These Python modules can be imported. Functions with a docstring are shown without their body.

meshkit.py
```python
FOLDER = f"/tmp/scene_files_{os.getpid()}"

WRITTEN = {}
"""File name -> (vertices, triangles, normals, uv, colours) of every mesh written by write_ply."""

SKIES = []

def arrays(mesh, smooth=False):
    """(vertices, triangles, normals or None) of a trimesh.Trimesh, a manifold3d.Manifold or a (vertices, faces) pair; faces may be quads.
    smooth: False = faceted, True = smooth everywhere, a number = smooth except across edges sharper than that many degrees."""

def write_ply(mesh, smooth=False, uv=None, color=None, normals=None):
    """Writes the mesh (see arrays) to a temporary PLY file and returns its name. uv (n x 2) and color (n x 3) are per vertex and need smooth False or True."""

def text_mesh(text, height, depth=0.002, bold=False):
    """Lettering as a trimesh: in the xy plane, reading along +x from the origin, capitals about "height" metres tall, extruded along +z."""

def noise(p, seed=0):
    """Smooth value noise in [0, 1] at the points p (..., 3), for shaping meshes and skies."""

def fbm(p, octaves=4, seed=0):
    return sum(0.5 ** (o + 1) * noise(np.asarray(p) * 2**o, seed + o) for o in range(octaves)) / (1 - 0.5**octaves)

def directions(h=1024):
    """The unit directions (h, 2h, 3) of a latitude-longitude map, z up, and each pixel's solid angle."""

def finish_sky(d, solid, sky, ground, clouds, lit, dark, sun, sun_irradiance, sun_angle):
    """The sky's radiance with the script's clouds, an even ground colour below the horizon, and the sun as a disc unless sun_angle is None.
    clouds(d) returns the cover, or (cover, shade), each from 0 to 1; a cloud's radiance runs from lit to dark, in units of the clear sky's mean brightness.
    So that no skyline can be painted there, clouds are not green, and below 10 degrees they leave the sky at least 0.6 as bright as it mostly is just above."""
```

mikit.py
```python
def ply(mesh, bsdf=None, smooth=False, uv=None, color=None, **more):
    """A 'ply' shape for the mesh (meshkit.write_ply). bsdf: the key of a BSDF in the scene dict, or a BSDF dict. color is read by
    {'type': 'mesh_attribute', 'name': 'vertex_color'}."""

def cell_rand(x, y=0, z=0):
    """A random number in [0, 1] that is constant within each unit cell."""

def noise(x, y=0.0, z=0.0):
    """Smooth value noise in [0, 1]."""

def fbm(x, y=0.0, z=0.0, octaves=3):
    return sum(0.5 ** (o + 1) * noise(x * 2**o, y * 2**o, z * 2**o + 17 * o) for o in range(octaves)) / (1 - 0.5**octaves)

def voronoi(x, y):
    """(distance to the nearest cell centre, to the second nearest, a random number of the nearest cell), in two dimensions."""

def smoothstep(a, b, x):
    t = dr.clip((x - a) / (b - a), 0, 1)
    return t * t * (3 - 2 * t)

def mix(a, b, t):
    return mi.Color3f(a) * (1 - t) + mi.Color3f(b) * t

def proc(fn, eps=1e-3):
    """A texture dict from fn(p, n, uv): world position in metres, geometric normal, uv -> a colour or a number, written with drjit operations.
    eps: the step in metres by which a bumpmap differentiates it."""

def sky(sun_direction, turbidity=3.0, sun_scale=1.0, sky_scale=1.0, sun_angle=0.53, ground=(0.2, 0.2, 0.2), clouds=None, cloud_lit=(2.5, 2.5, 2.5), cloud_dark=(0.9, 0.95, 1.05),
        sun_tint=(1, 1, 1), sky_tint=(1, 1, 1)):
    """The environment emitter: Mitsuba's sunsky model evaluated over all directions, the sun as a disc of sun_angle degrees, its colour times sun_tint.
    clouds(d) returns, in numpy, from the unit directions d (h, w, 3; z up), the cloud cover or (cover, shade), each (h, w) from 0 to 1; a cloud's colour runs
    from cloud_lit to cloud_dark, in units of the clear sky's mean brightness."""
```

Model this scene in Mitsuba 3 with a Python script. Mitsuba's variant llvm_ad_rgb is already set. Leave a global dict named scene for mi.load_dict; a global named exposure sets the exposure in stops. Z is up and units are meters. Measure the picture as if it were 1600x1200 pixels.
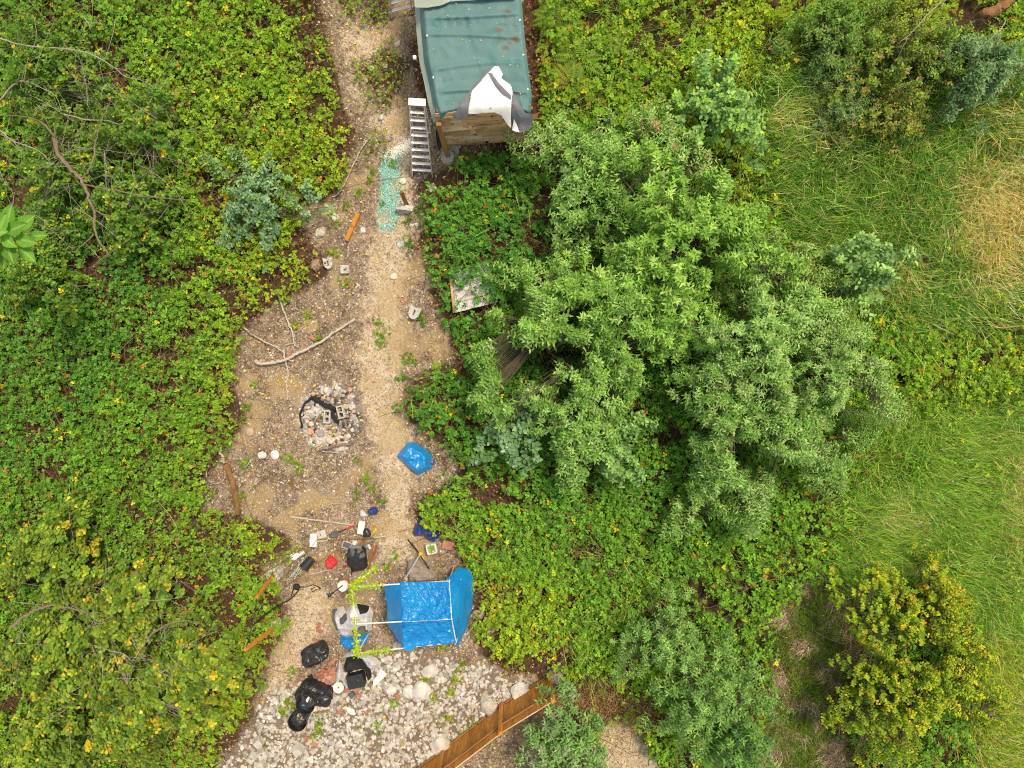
import math, numpy as np, trimesh, shapely, mitsuba as mi, drjit as dr, mikit, meshkit
from mikit import proc, noise, fbm, voronoi, smoothstep, mix
from scipy.spatial import Delaunay
from scipy import ndimage
T = mi.ScalarTransform4f
scene, labels = {}, {}

# ------------------------------------------------------------------ camera, light, exposure
H, F = 22.2, 1109.0            # drone height above the ground; survey plan units (1600 x 1200 over the plot, 50 per metre)
scene['camera'] = dict(type='perspective', fov=2 * math.degrees(math.atan(800 / F)), fov_axis='x', near_clip=0.1, far_clip=3000.0,
                       to_world=T().look_at(origin=[0, 0, H], target=[0, 0, 0], up=[0, 1, 0]))
scene['sky'] = mikit.sky([0.33, 0.36, 1.0], turbidity=3.0, sun_scale=0.30, sun_angle=13.0, clouds=lambda d: 1.0,
                         cloud_lit=(0.74, 0.76, 0.79), sun_tint=(1.0, 0.97, 0.9))
exposure = 3.05

# ------------------------------------------------------------------ helpers
def G(px, py, z=0.0):
    "the point of height z over the plot whose plan position is (px, py)"
    k = (H - z) / F
    return np.array([(px - 800) * k, (600 - py) * k, z])
def GS(pts, z=0.0):
    return np.array([G(p[0], p[1], p[2] if len(p) > 2 else z) for p in pts], float)
def R(seed): return np.random.default_rng(seed)
def nz(x, y, s=1.0, seed=0, z=0.0):
    return meshkit.noise(np.stack([np.asarray(x) * s, np.asarray(y) * s, np.zeros(np.shape(x)) + z], -1), seed)
def nfbm(x, y, s=1.0, seed=0, o=3):
    return meshkit.fbm(np.stack([np.asarray(x) * s, np.asarray(y) * s, np.zeros(np.shape(x)) + .37], -1), o, seed)
def ss(a, b, x):
    t = np.clip((x - a) / (b - a), 0, 1); return t * t * (3 - 2 * t)
def norm(v): return v / np.maximum(np.linalg.norm(v, axis=-1, keepdims=True), 1e-9)
counts = {}
LEAF_GAIN = 1.85               # the leaf colours below were picked as reflectances; the blades also pass light
def key(name, parent=None):
    base = (parent + '__' if parent else '') + name
    n = counts.get(base, 0); counts[base] = n + 1
    return base if n == 0 else f'{base}_{n:03d}'
def tag(k, label=None, cat=None, group=None, kind=None):
    d = {}
    if label: d['label'] = label
    if cat: d['category'] = cat
    if group: d['group'] = group
    if kind: d['kind'] = kind
    if d: labels[k] = d
    return k
def thing(name, label, cat, group=None, kind=None): return tag(key(name), label, cat, group, kind)
def put(name, mesh, mat, parent=None, smooth=False, uv=None, color=None, label=None, cat=None, group=None, kind=None, at=None):
    k = key(name, parent)
    if mat == 'leaf_surface' and color is not None: color = np.clip(np.asarray(color) * LEAF_GAIN, 0, .85)
    if color is not None and smooth not in (True, False): smooth = True
    d = mesh if isinstance(mesh, dict) else mikit.ply(mesh, mat, smooth=smooth, uv=uv, color=color)
    if at is not None: d = {**d, 'to_world': at}
    scene[k] = d
    return tag(k, label, cat, group, kind)
def xf(p, rz=0.0, s=1.0, rx=0.0, ry=0.0):
    t = T().translate([float(v) for v in p]).rotate([0, 0, 1], float(rz))
    if ry: t = t.rotate([0, 1, 0], float(ry))
    if rx: t = t.rotate([1, 0, 0], float(rx))
    if s != 1.0: t = t.scale(s if not np.isscalar(s) else [s] * 3)
    return t
def cat(parts):
    V, Fc, n = [], [], 0
    for v, f in parts:
        V.append(np.asarray(v, float)); Fc.append(np.asarray(f, int) + n); n += len(v)
    return np.vstack(V), np.vstack(Fc)
def cbox(sx, sy, sz, c=0.006, jit=0.0, seed=0):
    "chamfered box centred on the origin"
    p = []
    for a in (-1, 1):
        for b in (-1, 1):
            for d in (-1, 1):
                x, y, z = a * sx / 2, b * sy / 2, d * sz / 2
                p += [[x - a * c, y, z], [x, y - b * c, z], [x, y, z - d * c]]
    p = np.array(p)
    if jit: p = p + R(seed).normal(0, jit, p.shape)
    m = trimesh.convex.convex_hull(p)
    return np.array(m.vertices), np.array(m.faces)
def place(vf, p, rz=0.0, rx=0.0, ry=0.0):
    m = np.array(xf(p, rz, 1.0, rx, ry).matrix)
    return vf[0] @ m[:3, :3].T + m[:3, 3], vf[1]
def tube(pts, rad, n=6, cap=True):
    pts = np.asarray(pts, float); rad = np.broadcast_to(np.asarray(rad, float), (len(pts),))
    t = norm(np.gradient(pts, axis=0)); u = np.cross(t[0], [0.13, 0.31, 0.94])
    if np.linalg.norm(u) < 1e-3: u = np.cross(t[0], [1, 0, 0])
    V = []
    for i in range(len(pts)):
        u = norm(u - t[i] * (u @ t[i])); w = np.cross(t[i], u)
        a = np.arange(n) * 2 * np.pi / n
        V.append(pts[i] + rad[i] * (np.cos(a)[:, None] * u + np.sin(a)[:, None] * w))
    V = np.vstack(V); f = []
    for i in range(len(pts) - 1):
        for j in range(n):
            a, b = i * n + j, i * n + (j + 1) % n
            f += [[a, b, b + n], [a, b + n, a + n]]
    if cap:
        for o, s in ((0, -1), ((len(pts) - 1) * n, 1)):
            for j in range(1, n - 1): f.append([o, o + j, o + j + 1][::s])
    return V, np.array(f)
def spline(pts, m=8):
    pts = np.asarray(pts, float)
    if len(pts) < 3: return np.array([pts[0] + (pts[-1] - pts[0]) * t for t in np.linspace(0, 1, m)])
    P = np.vstack([2 * pts[0] - pts[1], pts, 2 * pts[-1] - pts[-2]]); out = []
    for i in range(1, len(P) - 2):
        for t in np.linspace(0, 1, m, endpoint=(i == len(P) - 3)):
            a, b, c, d = P[i - 1], P[i], P[i + 1], P[i + 2]
            out.append(.5 * (2 * b + (c - a) * t + (2 * a - 5 * b + 4 * c - d) * t * t + (3 * b - a - 3 * c + d) * t ** 3))
    return np.array(out)
def lathe(prof, n=28):
    prof = np.asarray(prof, float); a = np.arange(n) * 2 * np.pi / n
    V = np.stack([prof[:, None, 0] * np.cos(a), prof[:, None, 0] * np.sin(a), np.repeat(prof[:, 1:2], n, 1)], -1).reshape(-1, 3); f = []
    for i in range(len(prof) - 1):
        for j in range(n):
            p, q = i * n + j, i * n + (j + 1) % n
            f += [[p, q, q + n], [p, q + n, p + n]]
    return V, np.array(f)
def prism(poly, z0, z1):
    m = trimesh.creation.extrude_polygon(shapely.Polygon(poly), z1 - z0, engine='earcut')
    return np.array(m.vertices) + [0, 0, z0], np.array(m.faces)
def solid(v, f, th=0.005):
    "gives a sheet its thickness"
    v = np.asarray(v, float); f = np.asarray(f, int)
    m = trimesh.Trimesh(v, f, process=False); n = np.zeros_like(v)
    fn = np.cross(v[f[:, 1]] - v[f[:, 0]], v[f[:, 2]] - v[f[:, 0]])
    for k in range(3): np.add.at(n, f[:, k], fn)
    n = norm(n); N = len(v)
    e = np.vstack([f[:, [0, 1]], f[:, [1, 2]], f[:, [2, 0]]]); s = np.sort(e, 1)
    _, inv, c = np.unique(s, axis=0, return_inverse=True, return_counts=True)
    b = e[c[inv.ravel()] == 1]
    side = np.vstack([np.stack([b[:, 1], b[:, 0], b[:, 0] + N], 1), np.stack([b[:, 1], b[:, 0] + N, b[:, 1] + N], 1)])
    return np.vstack([v, v - n * th]), np.vstack([f, f[:, ::-1] + N, side])
def ridged(x, y, s, seed): return 1 - np.abs(2 * nz(x, y, s, seed) - 1)
def crumple(x, y, s, seed): return .6 * ridged(x, y, s, seed) + .3 * ridged(x, y, 2.1 * s, seed + 5) + .12 * ridged(x, y, 4.3 * s, seed + 9) - .5
def drape(poly, zf, cell=0.04, z0=0.0, th=0.005, seed=0):
    "a limp sheet whose plan outline is poly; zf(x, y, distance from the edge) is its height"
    P = np.array([G(p[0], p[1], z0)[:2] for p in poly]); pg = shapely.Polygon(P)
    if not pg.is_valid: pg = pg.buffer(0)
    x0, y0, x1, y1 = pg.bounds; r = R(seed)
    gx, gy = np.meshgrid(np.arange(x0, x1, cell), np.arange(y0, y1, cell)); g = np.stack([gx.ravel(), gy.ravel()], 1) + r.uniform(-.25, .25, (gx.size, 2)) * cell
    inner = pg.buffer(-cell * .55)
    g = g[shapely.contains_xy(inner, g[:, 0], g[:, 1])]
    L = pg.exterior.length; b = np.array([pg.exterior.interpolate(t).coords[0] for t in np.linspace(0, L, max(8, int(L / cell)), endpoint=False)])
    q = np.vstack([g, b]); tri = Delaunay(q).simplices
    c = q[tri].mean(1); tri = tri[shapely.contains_xy(pg, c[:, 0], c[:, 1])]
    a = q[tri]; cr = (a[:, 1, 0] - a[:, 0, 0]) * (a[:, 2, 1] - a[:, 0, 1]) - (a[:, 1, 1] - a[:, 0, 1]) * (a[:, 2, 0] - a[:, 0, 0])
    tri[cr < 0] = tri[cr < 0][:, ::-1]
    e = shapely.distance(shapely.points(q), pg.exterior)
    return solid(np.column_stack([q, zf(q[:, 0], q[:, 1], e)]), tri, th)
def patch(c, nu, nv, disp=None, th=0.005):
    "a sheet hung between four corners c00 c10 c11 c01; disp(u, v) moves it along its normal"
    c = np.asarray(c, float); u, v = np.meshgrid(np.linspace(0, 1, nu), np.linspace(0, 1, nv))
    p = (c[0] * ((1 - u) * (1 - v))[..., None] + c[1] * (u * (1 - v))[..., None] + c[2] * (u * v)[..., None] + c[3] * ((1 - u) * v)[..., None])
    n = norm(np.cross(c[1] - c[0], c[3] - c[0]))
    if disp is not None: p = p + disp(u, v)[..., None] * n
    i = np.arange(nu * nv).reshape(nv, nu); a, b, cc, d = i[:-1, :-1].ravel(), i[:-1, 1:].ravel(), i[1:, 1:].ravel(), i[1:, :-1].ravel()
    return solid(p.reshape(-1, 3), np.vstack([np.stack([a, b, cc], 1), np.stack([a, cc, d], 1)]), th)
def blob(rx, ry, rz, seed, amp=.12, s=5.0, power=.8, sub=4):
    "a soft stuffed shape on z = 0, pillow-cornered when power < 1"
    m = trimesh.creation.icosphere(subdivisions=sub); v = np.array(m.vertices)
    w = np.sign(v) * np.abs(v) ** power
    w = w * [rx, ry, rz]
    d = crumple(w[:, 0] + .7 * w[:, 2], w[:, 1] + .6 * w[:, 2], s, seed) * amp
    w = w * (1 + d[:, None] * 1.6)
    w[:, 2] = np.maximum(w[:, 2], -rz * .75); w[:, 2] -= w[:, 2].min()
    return w, np.array(m.faces)
def in_poly(poly, x, y): return shapely.contains_xy(shapely.Polygon(poly), x, y)

# ------------------------------------------------------------------ leaves, blades and stones in bulk
OVAL = (np.array([[0, 0, 0], [.32, -.5, .16], [.72, -.4, .12], [1, 0, -.04], [.72, .4, .12], [.32, .5, .16]]), np.array([[0, 2, 1], [0, 3, 2], [0, 4, 3], [0, 5, 4]]))
LANCE = (np.array([[0, 0, 0], [.42, -.5, .12], [1, 0, -.1], [.42, .5, .12]]), np.array([[0, 2, 1], [0, 3, 2]]))
def leaves(base, d, up, L, W, col, shape=OVAL):
    "leaf blades from base along d, facing up"
    n = len(base); d = norm(d); s = norm(np.cross(up, d)); u = np.cross(d, s)
    t, f = shape
    v = base[:, None] + t[None, :, 0, None] * (L[:, None] * d)[:, None] + t[None, :, 1, None] * (W[:, None] * s)[:, None] + t[None, :, 2, None] * (W[:, None] * u)[:, None]
    ff = (f[None] + (np.arange(n) * len(t))[:, None, None]).reshape(-1, 3)
    return v.reshape(-1, 3), ff, np.repeat(col, len(t), 0)
def join(parts):
    V, Fc, C, n = [], [], [], 0
    for v, f, c in parts:
        V.append(v); Fc.append(f + n); C.append(c); n += len(v)
    return np.vstack(V), np.vstack(Fc), np.vstack(C)
KITE = (np.array([[0, 0, 0], [.50, -.54, .14], [1, 0, -.04], [.50, .54, .14]]), np.array([[0, 2, 1], [0, 3, 2]]))
def rand_up(r, n, tilt): return norm(np.column_stack([r.normal(0, tilt, n), r.normal(0, tilt, n), np.ones(n)]))
def trifoliate(r, p, az, tilt, size, col):
    "three-leaflet bramble leaves"
    n = len(p); up = rand_up(r, n, tilt); parts = []
    for k, (da, sc, off) in enumerate(((0, 1.0, .35), (1.25, .86, .1), (-1.25, .86, .1))):
        a = az + da + r.normal(0, .12, n); d = np.column_stack([np.cos(a), np.sin(a), np.zeros(n)])
        h = np.column_stack([np.cos(az), np.sin(az), np.zeros(n)])
        u = norm(up + r.normal(0, .16, (n, 3))); d = norm(d - u * (d * u).sum(1)[:, None])
        L = size * sc * r.uniform(.85, 1.15, n)
        parts.append(leaves(p + h * (size * off)[:, None], d, u, L, L * r.uniform(.68, .88, n), np.clip(col * r.uniform(.88, 1.12, (n, 1)), .005, .9), KITE))
    return join(parts)
def blades(r, p, d0, lean, L, W, col):
    "grass blades: strips that start along d0 and bend over by lean"
    n = len(p); d1 = norm(d0 + lean); m = p + d0 * (L * .5)[:, None]; e = m + d1 * (L * .5)[:, None]
    s = norm(np.cross(d1, r.normal(0, 1, (n, 3)))) * W[:, None] * .5
    v = np.stack([p - s, p + s, m - s * .8, m + s * .8, e], 1).reshape(-1, 3)
    f = (np.array([[0, 1, 3], [0, 3, 2], [2, 3, 4]])[None] + (np.arange(n) * 5)[:, None, None]).reshape(-1, 3)
    return v, f, np.repeat(col, 5, 0)
ICO0 = trimesh.creation.icosphere(subdivisions=0); ICO1 = trimesh.creation.icosphere(subdivisions=1)
def rotmats(r, n):
    q = norm(r.normal(0, 1, (n, 4))); w, x, y, z = q.T
    return np.stack([1 - 2 * (y * y + z * z), 2 * (x * y - z * w), 2 * (x * z + y * w), 2 * (x * y + z * w), 1 - 2 * (x * x + z * z), 2 * (y * z - x * w), 2 * (x * z - y * w), 2 * (y * z + x * w), 1 - 2 * (x * x + y * y)], -1).reshape(n, 3, 3)
def stones(r, p, size, col, jit=.16, flat=.62, ico=ICO0):
    n = len(p); b = np.array(ico.vertices)[None] * r.uniform(.65, 1.2, (n, 1, 3)) + r.normal(0, jit, (n, len(ico.vertices), 3))
    v = np.einsum('nij,nkj->nki', rotmats(r, n), b) * size[:, None, None]; v[:, :, 2] *= flat
    v = v + p[:, None]
    f = (np.array(ico.faces)[None] + (np.arange(n) * len(ico.vertices))[:, None, None]).reshape(-1, 3)
    c = np.repeat(col, len(ico.vertices), 0)
    return v.reshape(-1, 3), f, np.clip(c * r.uniform(.92, 1.08, (len(c), 1)), 0, .95)
def sticks(r, p, az, L, rad, rise, col, seg=4, bend=.3):
    "many thin 3-sided canes lying or arching"
    n = len(p); t = np.linspace(0, 1, seg + 1); b = r.normal(0, bend, n)
    a = az[:, None] + b[:, None] * (t - .5)[None]
    dx = np.cumsum(np.cos(a), 1) - np.cos(a[:, :1]); dy = np.cumsum(np.sin(a), 1) - np.sin(a[:, :1])
    q = np.stack([p[:, 0, None] + dx * L[:, None] / seg, p[:, 1, None] + dy * L[:, None] / seg, p[:, 2, None] + rise[:, None] * (4 * t * (1 - t))[None] + r.normal(0, .01, (n, seg + 1))], -1)
    s = np.stack([-np.sin(a), np.cos(a), 0 * a], -1); u = np.array([0, 0, 1.0])
    rr = rad[:, None, None] * (1 - .5 * t)[None, :, None]
    V = np.stack([q + rr * u, q + rr * (-.5 * u + .87 * s), q + rr * (-.5 * u - .87 * s)], 2).reshape(n, -1, 3)
    f = []
    for i in range(seg):
        for j in range(3):
            A, B = i * 3 + j, i * 3 + (j + 1) % 3; f += [[A, B, B + 3], [A, B + 3, A + 3]]
    f = (np.array(f)[None] + (np.arange(n) * V.shape[1])[:, None, None]).reshape(-1, 3)
    return V.reshape(-1, 3), f, np.repeat(col, V.shape[1], 0), q

# ------------------------------------------------------------------ materials
def rgb(c): return {'type': 'rgb', 'value': [float(x) for x in c]}
def mat(name, color, rough=.7, **k):
    scene[name] = {'type': 'twosided', 'bsdf': {'type': 'principled', 'base_color': color if isinstance(color, dict) else rgb(color), 'roughness': rough, **k}}
VC = {'type': 'mesh_attribute', 'name': 'vertex_color'}
scene['leaf_surface'] = {'type': 'principledthin', 'base_color': VC, 'roughness': .45, 'spec_trans': 0.0, 'diff_trans': .55, 'eta': 1.38}
mat('loose_stone', VC, .9, specular=.25)
mat('painted_soft', VC, .85, specular=.2)
mat('painted_gloss', VC, .32, specular=.5)
# wood: u runs along the grain in metres, v across; ten units of v step through the tones
TONES = [(.54, .235, .045), (.60, .37, .185), (.42, .28, .165), (.27, .115, .045), (.70, .50, .29), (.52, .49, .43), (.33, .17, .07), (.22, .13, .08)]
def wood_fn(p, n, uv):
    k = dr.floor(uv.y / 10.0); v = uv.y - 10.0 * k
    c = mi.Color3f(TONES[0])
    for i in range(1, len(TONES)): c = dr.select(k == i, mi.Color3f(TONES[i]), c)
    g = fbm(uv.x * 2.3 + 31 * k, v * 55.0, 3.1, 3); w = noise(uv.x * 9.0, v * 140.0, 7.0)
    b = noise(uv.x * 1.1 + 11.0, v * 3.0, 5.0)
    kx, ky, _ = voronoi(uv.x * 2.6, v * 8.0)
    kn = 1 - .6 * smoothstep(.16, .04, kx)
    return c * (.62 + .5 * g + .22 * w) * (.8 + .4 * b) * kn
mat('wood', proc(wood_fn), .75, specular=.25)
def conc_fn(p, n, uv):
    a = fbm(p.x * 7, p.y * 7, p.z * 7, 3); b = noise(p.x * 60, p.y * 60, p.z * 60)
    return mix((.36, .34, .30), (.66, .64, .60), a * .8 + b * .3)
mat('concrete', proc(conc_fn), .9, specular=.2)
def brick_fn(p, n, uv):
    a = fbm(p.x * 9, p.y * 9, p.z * 9, 3); b = noise(p.x * 70, p.y * 70, p.z * 70); k = noise(p.x * 2.3, p.y * 2.3, 3.0)
    return mix(mix((.34, .13, .085), (.50, .26, .19), k), (.56, .44, .38), smoothstep(.5, .8, a) * .8) * (.8 + .35 * b)
mat('brick_clay', proc(brick_fn), .9, specular=.15)
STAINS = [G(797, 20, 3.1), G(779, 46, 3.1), G(797, 68, 3.1), G(791, 74, 3.1), G(803, 62, 3.1), G(782, 66, 3.1)]
RINGS = [G(776, 66, 3.1), G(795, 100, 3.1), G(808, 98, 3.1), G(770, 95, 3.1), G(684, 38, 3.1), G(768, 50, 3.1)]
def teal_fn(p, n, uv):
    a = fbm(p.x * 1.3, p.y * 1.3, p.z, 3); b = noise(p.x * 45, p.y * 45, p.z * 45); w = fbm(p.x * 6, p.y * 6, 2.0, 3)
    c = mix((.095, .205, .215), (.150, .275, .280), a) * (.92 + .14 * b)
    for s in STAINS:
        d = dr.sqrt(dr.square(p.x - s[0]) + dr.square((p.y - s[1]) * 1.6)) + (w - .5) * .28
        c = mix(c, (.15, .105, .07), smoothstep(.17, .05, d) * .85)
    for s in RINGS:
        d = dr.sqrt(dr.square((p.x - s[0]) * 1.3) + dr.square(p.y - s[1])) + (w - .5) * .12
        c = mix(c, (.065, .20, .195), smoothstep(.20, .12, d + (w - .5) * .2) * .5); c = mix(c, (.20, .32, .30), smoothstep(.02, .0, dr.abs(d - .17)) * smoothstep(.45, .6, w) * .5)
    c = mix(c, (.36, .44, .42), smoothstep(.84, .90, fbm(p.x * 14, p.y * 14, 9.0, 2)) * .5)
    return c
mat('teal_tarp', proc(teal_fn), .6, specular=.25)
mat('tarp_hem', (.33, .40, .34), .7)
mat('blue_tarp_plastic', proc(lambda p, n, uv: mix((.004, .18, .56), (.012, .30, .68), fbm(p.x * 2.2, p.y * 2.2, p.z * 2.2, 3)) * (.9 + .2 * noise(p.x * 50, p.y * 50, p.z * 50))), .30, specular=.42)
mat('navy_tarp_plastic', (.010, .035, .20), .32, specular=.6)
mat('white_cloth', proc(lambda p, n, uv: mix((.84, .84, .84), (.35, .29, .22), smoothstep(.74, .84, fbm(p.x * 7, p.y * 11, p.z * 4, 4)))), .7)
mat('grey_cloth', (.17, .18, .205), .75); mat('silver_sheet', (.50, .51, .54), .4, specular=.6); mat('dark_grey_sheet', (.10, .105, .11), .6)
mat('olive_mesh', (.115, .125, .10), .8); mat('beige_cloth', (.33, .285, .24), .9); mat('black_plastic', (.022, .022, .024), .36, specular=.6); mat('black_cloth', (.016, .016, .018), .75)
mat('black_matte', (.025, .025, .027), .55); mat('aluminium', (.80, .81, .83), .35, metallic=.85); mat('grey_paint', (.42, .46, .52), .5)
mat('white_plastic', (.80, .79, .76), .4); mat('red_cloth', (.62, .045, .06), .7); mat('orange_plastic', (.66, .11, .06), .45)
mat('corrugated_white', proc(lambda p, n, uv: mix((.66, .66, .66), (.42, .37, .33), smoothstep(.5, .8, fbm(p.x * 5, p.y * 5, 1.0, 3)))), .55)
def bark_fn(p, n, uv):
    a = fbm(p.x * 5, p.y * 5, p.z * 9, 3); b = noise(p.x * 40, p.y * 40, p.z * 30)
    return mix((.15, .10, .065), (.34, .27, .2), a) * (.75 + .4 * b)
mat('bark', proc(bark_fn), .9, specular=.15)
mat('pale_bark', proc(lambda p, n, uv: mix((.40, .34, .27), (.66, .61, .53), fbm(p.x * 6, p.y * 6, p.z * 9, 3))), .9, specular=.15)
mat('grey_bark', proc(lambda p, n, uv: mix((.24, .21, .17), (.46, .42, .36), fbm(p.x * 6, p.y * 6, p.z * 9, 3))), .9, specular=.15)
mat('charred', (.022, .02, .02), .9); mat('rotten_wood', proc(lambda p, n, uv: mix((.17, .085, .035), (.36, .20, .085), fbm(p.x * 9, p.y * 4, p.z * 9, 3)) * (.7 + .5 * noise(p.x * 60, p.y * 25, p.z * 50))), .95)
mat('sand', proc(lambda p, n, uv: mix((.40, .31, .20), (.56, .46, .32), fbm(p.x * 4, p.y * 4, 3.0, 4)) * (.85 + .3 * noise(p.x * 55, p.y * 55, 1.0))), .95)

# ------------------------------------------------------------------ the plot: where the ground is open, what grows where
CLEAR = [(500, -60), (498, 0), (503, 40), (520, 90), (532, 140), (548, 180), (556, 215), (538, 262), (525, 300), (500, 310), (462, 316), (450, 345), (478, 366), (495, 388), (515, 420), (492, 446),
         (470, 450), (440, 470), (400, 497), (362, 528), (350, 580), (366, 620), (380, 660), (352, 695), (336, 722), (305, 758), (288, 782), (330, 802), (380, 812), (405, 820), (430, 835), (458, 850),
         (440, 868), (415, 880), (402, 905), (432, 925), (447, 950), (442, 985), (425, 1020), (403, 1060), (400, 1100), (380, 1140), (362, 1165), (330, 1200), (320, 1260), (890, 1260), (872, 1190),
         (858, 1150), (880, 1118), (905, 1098), (880, 1080), (862, 1060), (835, 1052), (790, 1046), (752, 1024), (745, 990), (737, 960), (738, 905), (722, 866), (695, 842), (660, 822), (640, 800),
         (650, 780), (690, 760), (722, 742), (722, 705), (690, 694), (655, 678), (632, 650), (636, 620), (648, 590), (672, 578), (705, 565), (722, 545), (708, 515), (690, 490), (668, 470), (682, 430),
         (668, 402), (652, 380), (668, 350), (662, 310), (655, 288), (692, 268), (740, 246), (790, 228), (700, 200), (662, 160), (650, 100), (646, -60)]
ISLAND = [[(545, 88), (572, 92), (600, 62), (622, 75), (632, 110), (618, 150), (600, 172), (578, 168), (560, 130)], [(520, -40), (560, -40), (612, 0), (600, 30), (560, 40), (528, 15)],
          [(575, 205), (610, 205), (602, 240), (572, 245)], [(645, 275), (668, 280), (664, 300), (650, 305)]]
GRAVEL = [(400, 1120), (430, 1075), (500, 1050), (560, 1040), (600, 1015), (650, 1020), (700, 1030), (760, 1042), (840, 1066), (862, 1070), (800, 1120), (700, 1190), (640, 1260), (330, 1260), (345, 1190)]
PATHPALE = [(560, -60), (540, 40), (535, 90), (560, 150), (575, 190), (610, 230), (600, 300), (590, 360), (580, 420), (575, 500), (560, 560), (575, 640), (590, 700), (600, 800), (610, 900), (590, 1000), (560, 900),
            (640, 880), (650, 780), (640, 700), (625, 600), (620, 500), (640, 400), (640, 300), (650, 230), (620, 180), (590, 60), (590, -60)]
PATHPALE2 = [(440, 940), (470, 905), (520, 930), (500, 1000), (460, 1060), (420, 1130), (405, 1100), (430, 1020)]
ASHZONE = [(480, 610), (515, 595), (550, 605), (570, 640), (565, 685), (540, 705), (500, 705), (470, 685), (462, 645)]
GRASS1 = [(1165, 120), (1290, 80), (1460, 120), (1640, 90), (1640, 480), (1440, 500), (1330, 440), (1240, 420), (1190, 280)]
GRASS2 = [(1330, 620), (1460, 640), (1640, 600), (1640, 1000), (1500, 960), (1420, 930), (1300, 900), (1340, 800)]
GRASS3 = [(1545, 950), (1640, 950), (1640, 1240), (1540, 1240), (1520, 1100)]
BARELOW = [(1165, 1240), (1195, 1080), (1200, 960), (1250, 890), (1335, 900), (1345, 1010), (1320, 1100), (1335, 1240)]
SANDY = [(925, 1260), (930, 1140), (960, 1120), (1000, 1130), (1030, 1200), (1040, 1260)]
BROWNLIT = [(862, 1060), (930, 1050), (1010, 1070), (1020, 1130), (940, 1120), (880, 1150), (860, 1120)]
DRYSTRIP = [(1480, 320), (1530, 260), (1640, 200), (1640, 430), (1560, 450), (1510, 430)]
DRYEDGE = [(1570, 700), (1640, 660), (1640, 900), (1580, 880), (1565, 800)]
def poly_w(poly, z=0.0): return [tuple(G(p[0], p[1], z)[:2]) for p in poly]
GX0, GY0, GC = -21.0, -16.0, 0.08
NX, NY = int(42 / GC), int(32 / GC)
_gx, _gy = np.meshgrid(GX0 + GC * np.arange(NX), GY0 + GC * np.arange(NY))
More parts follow.
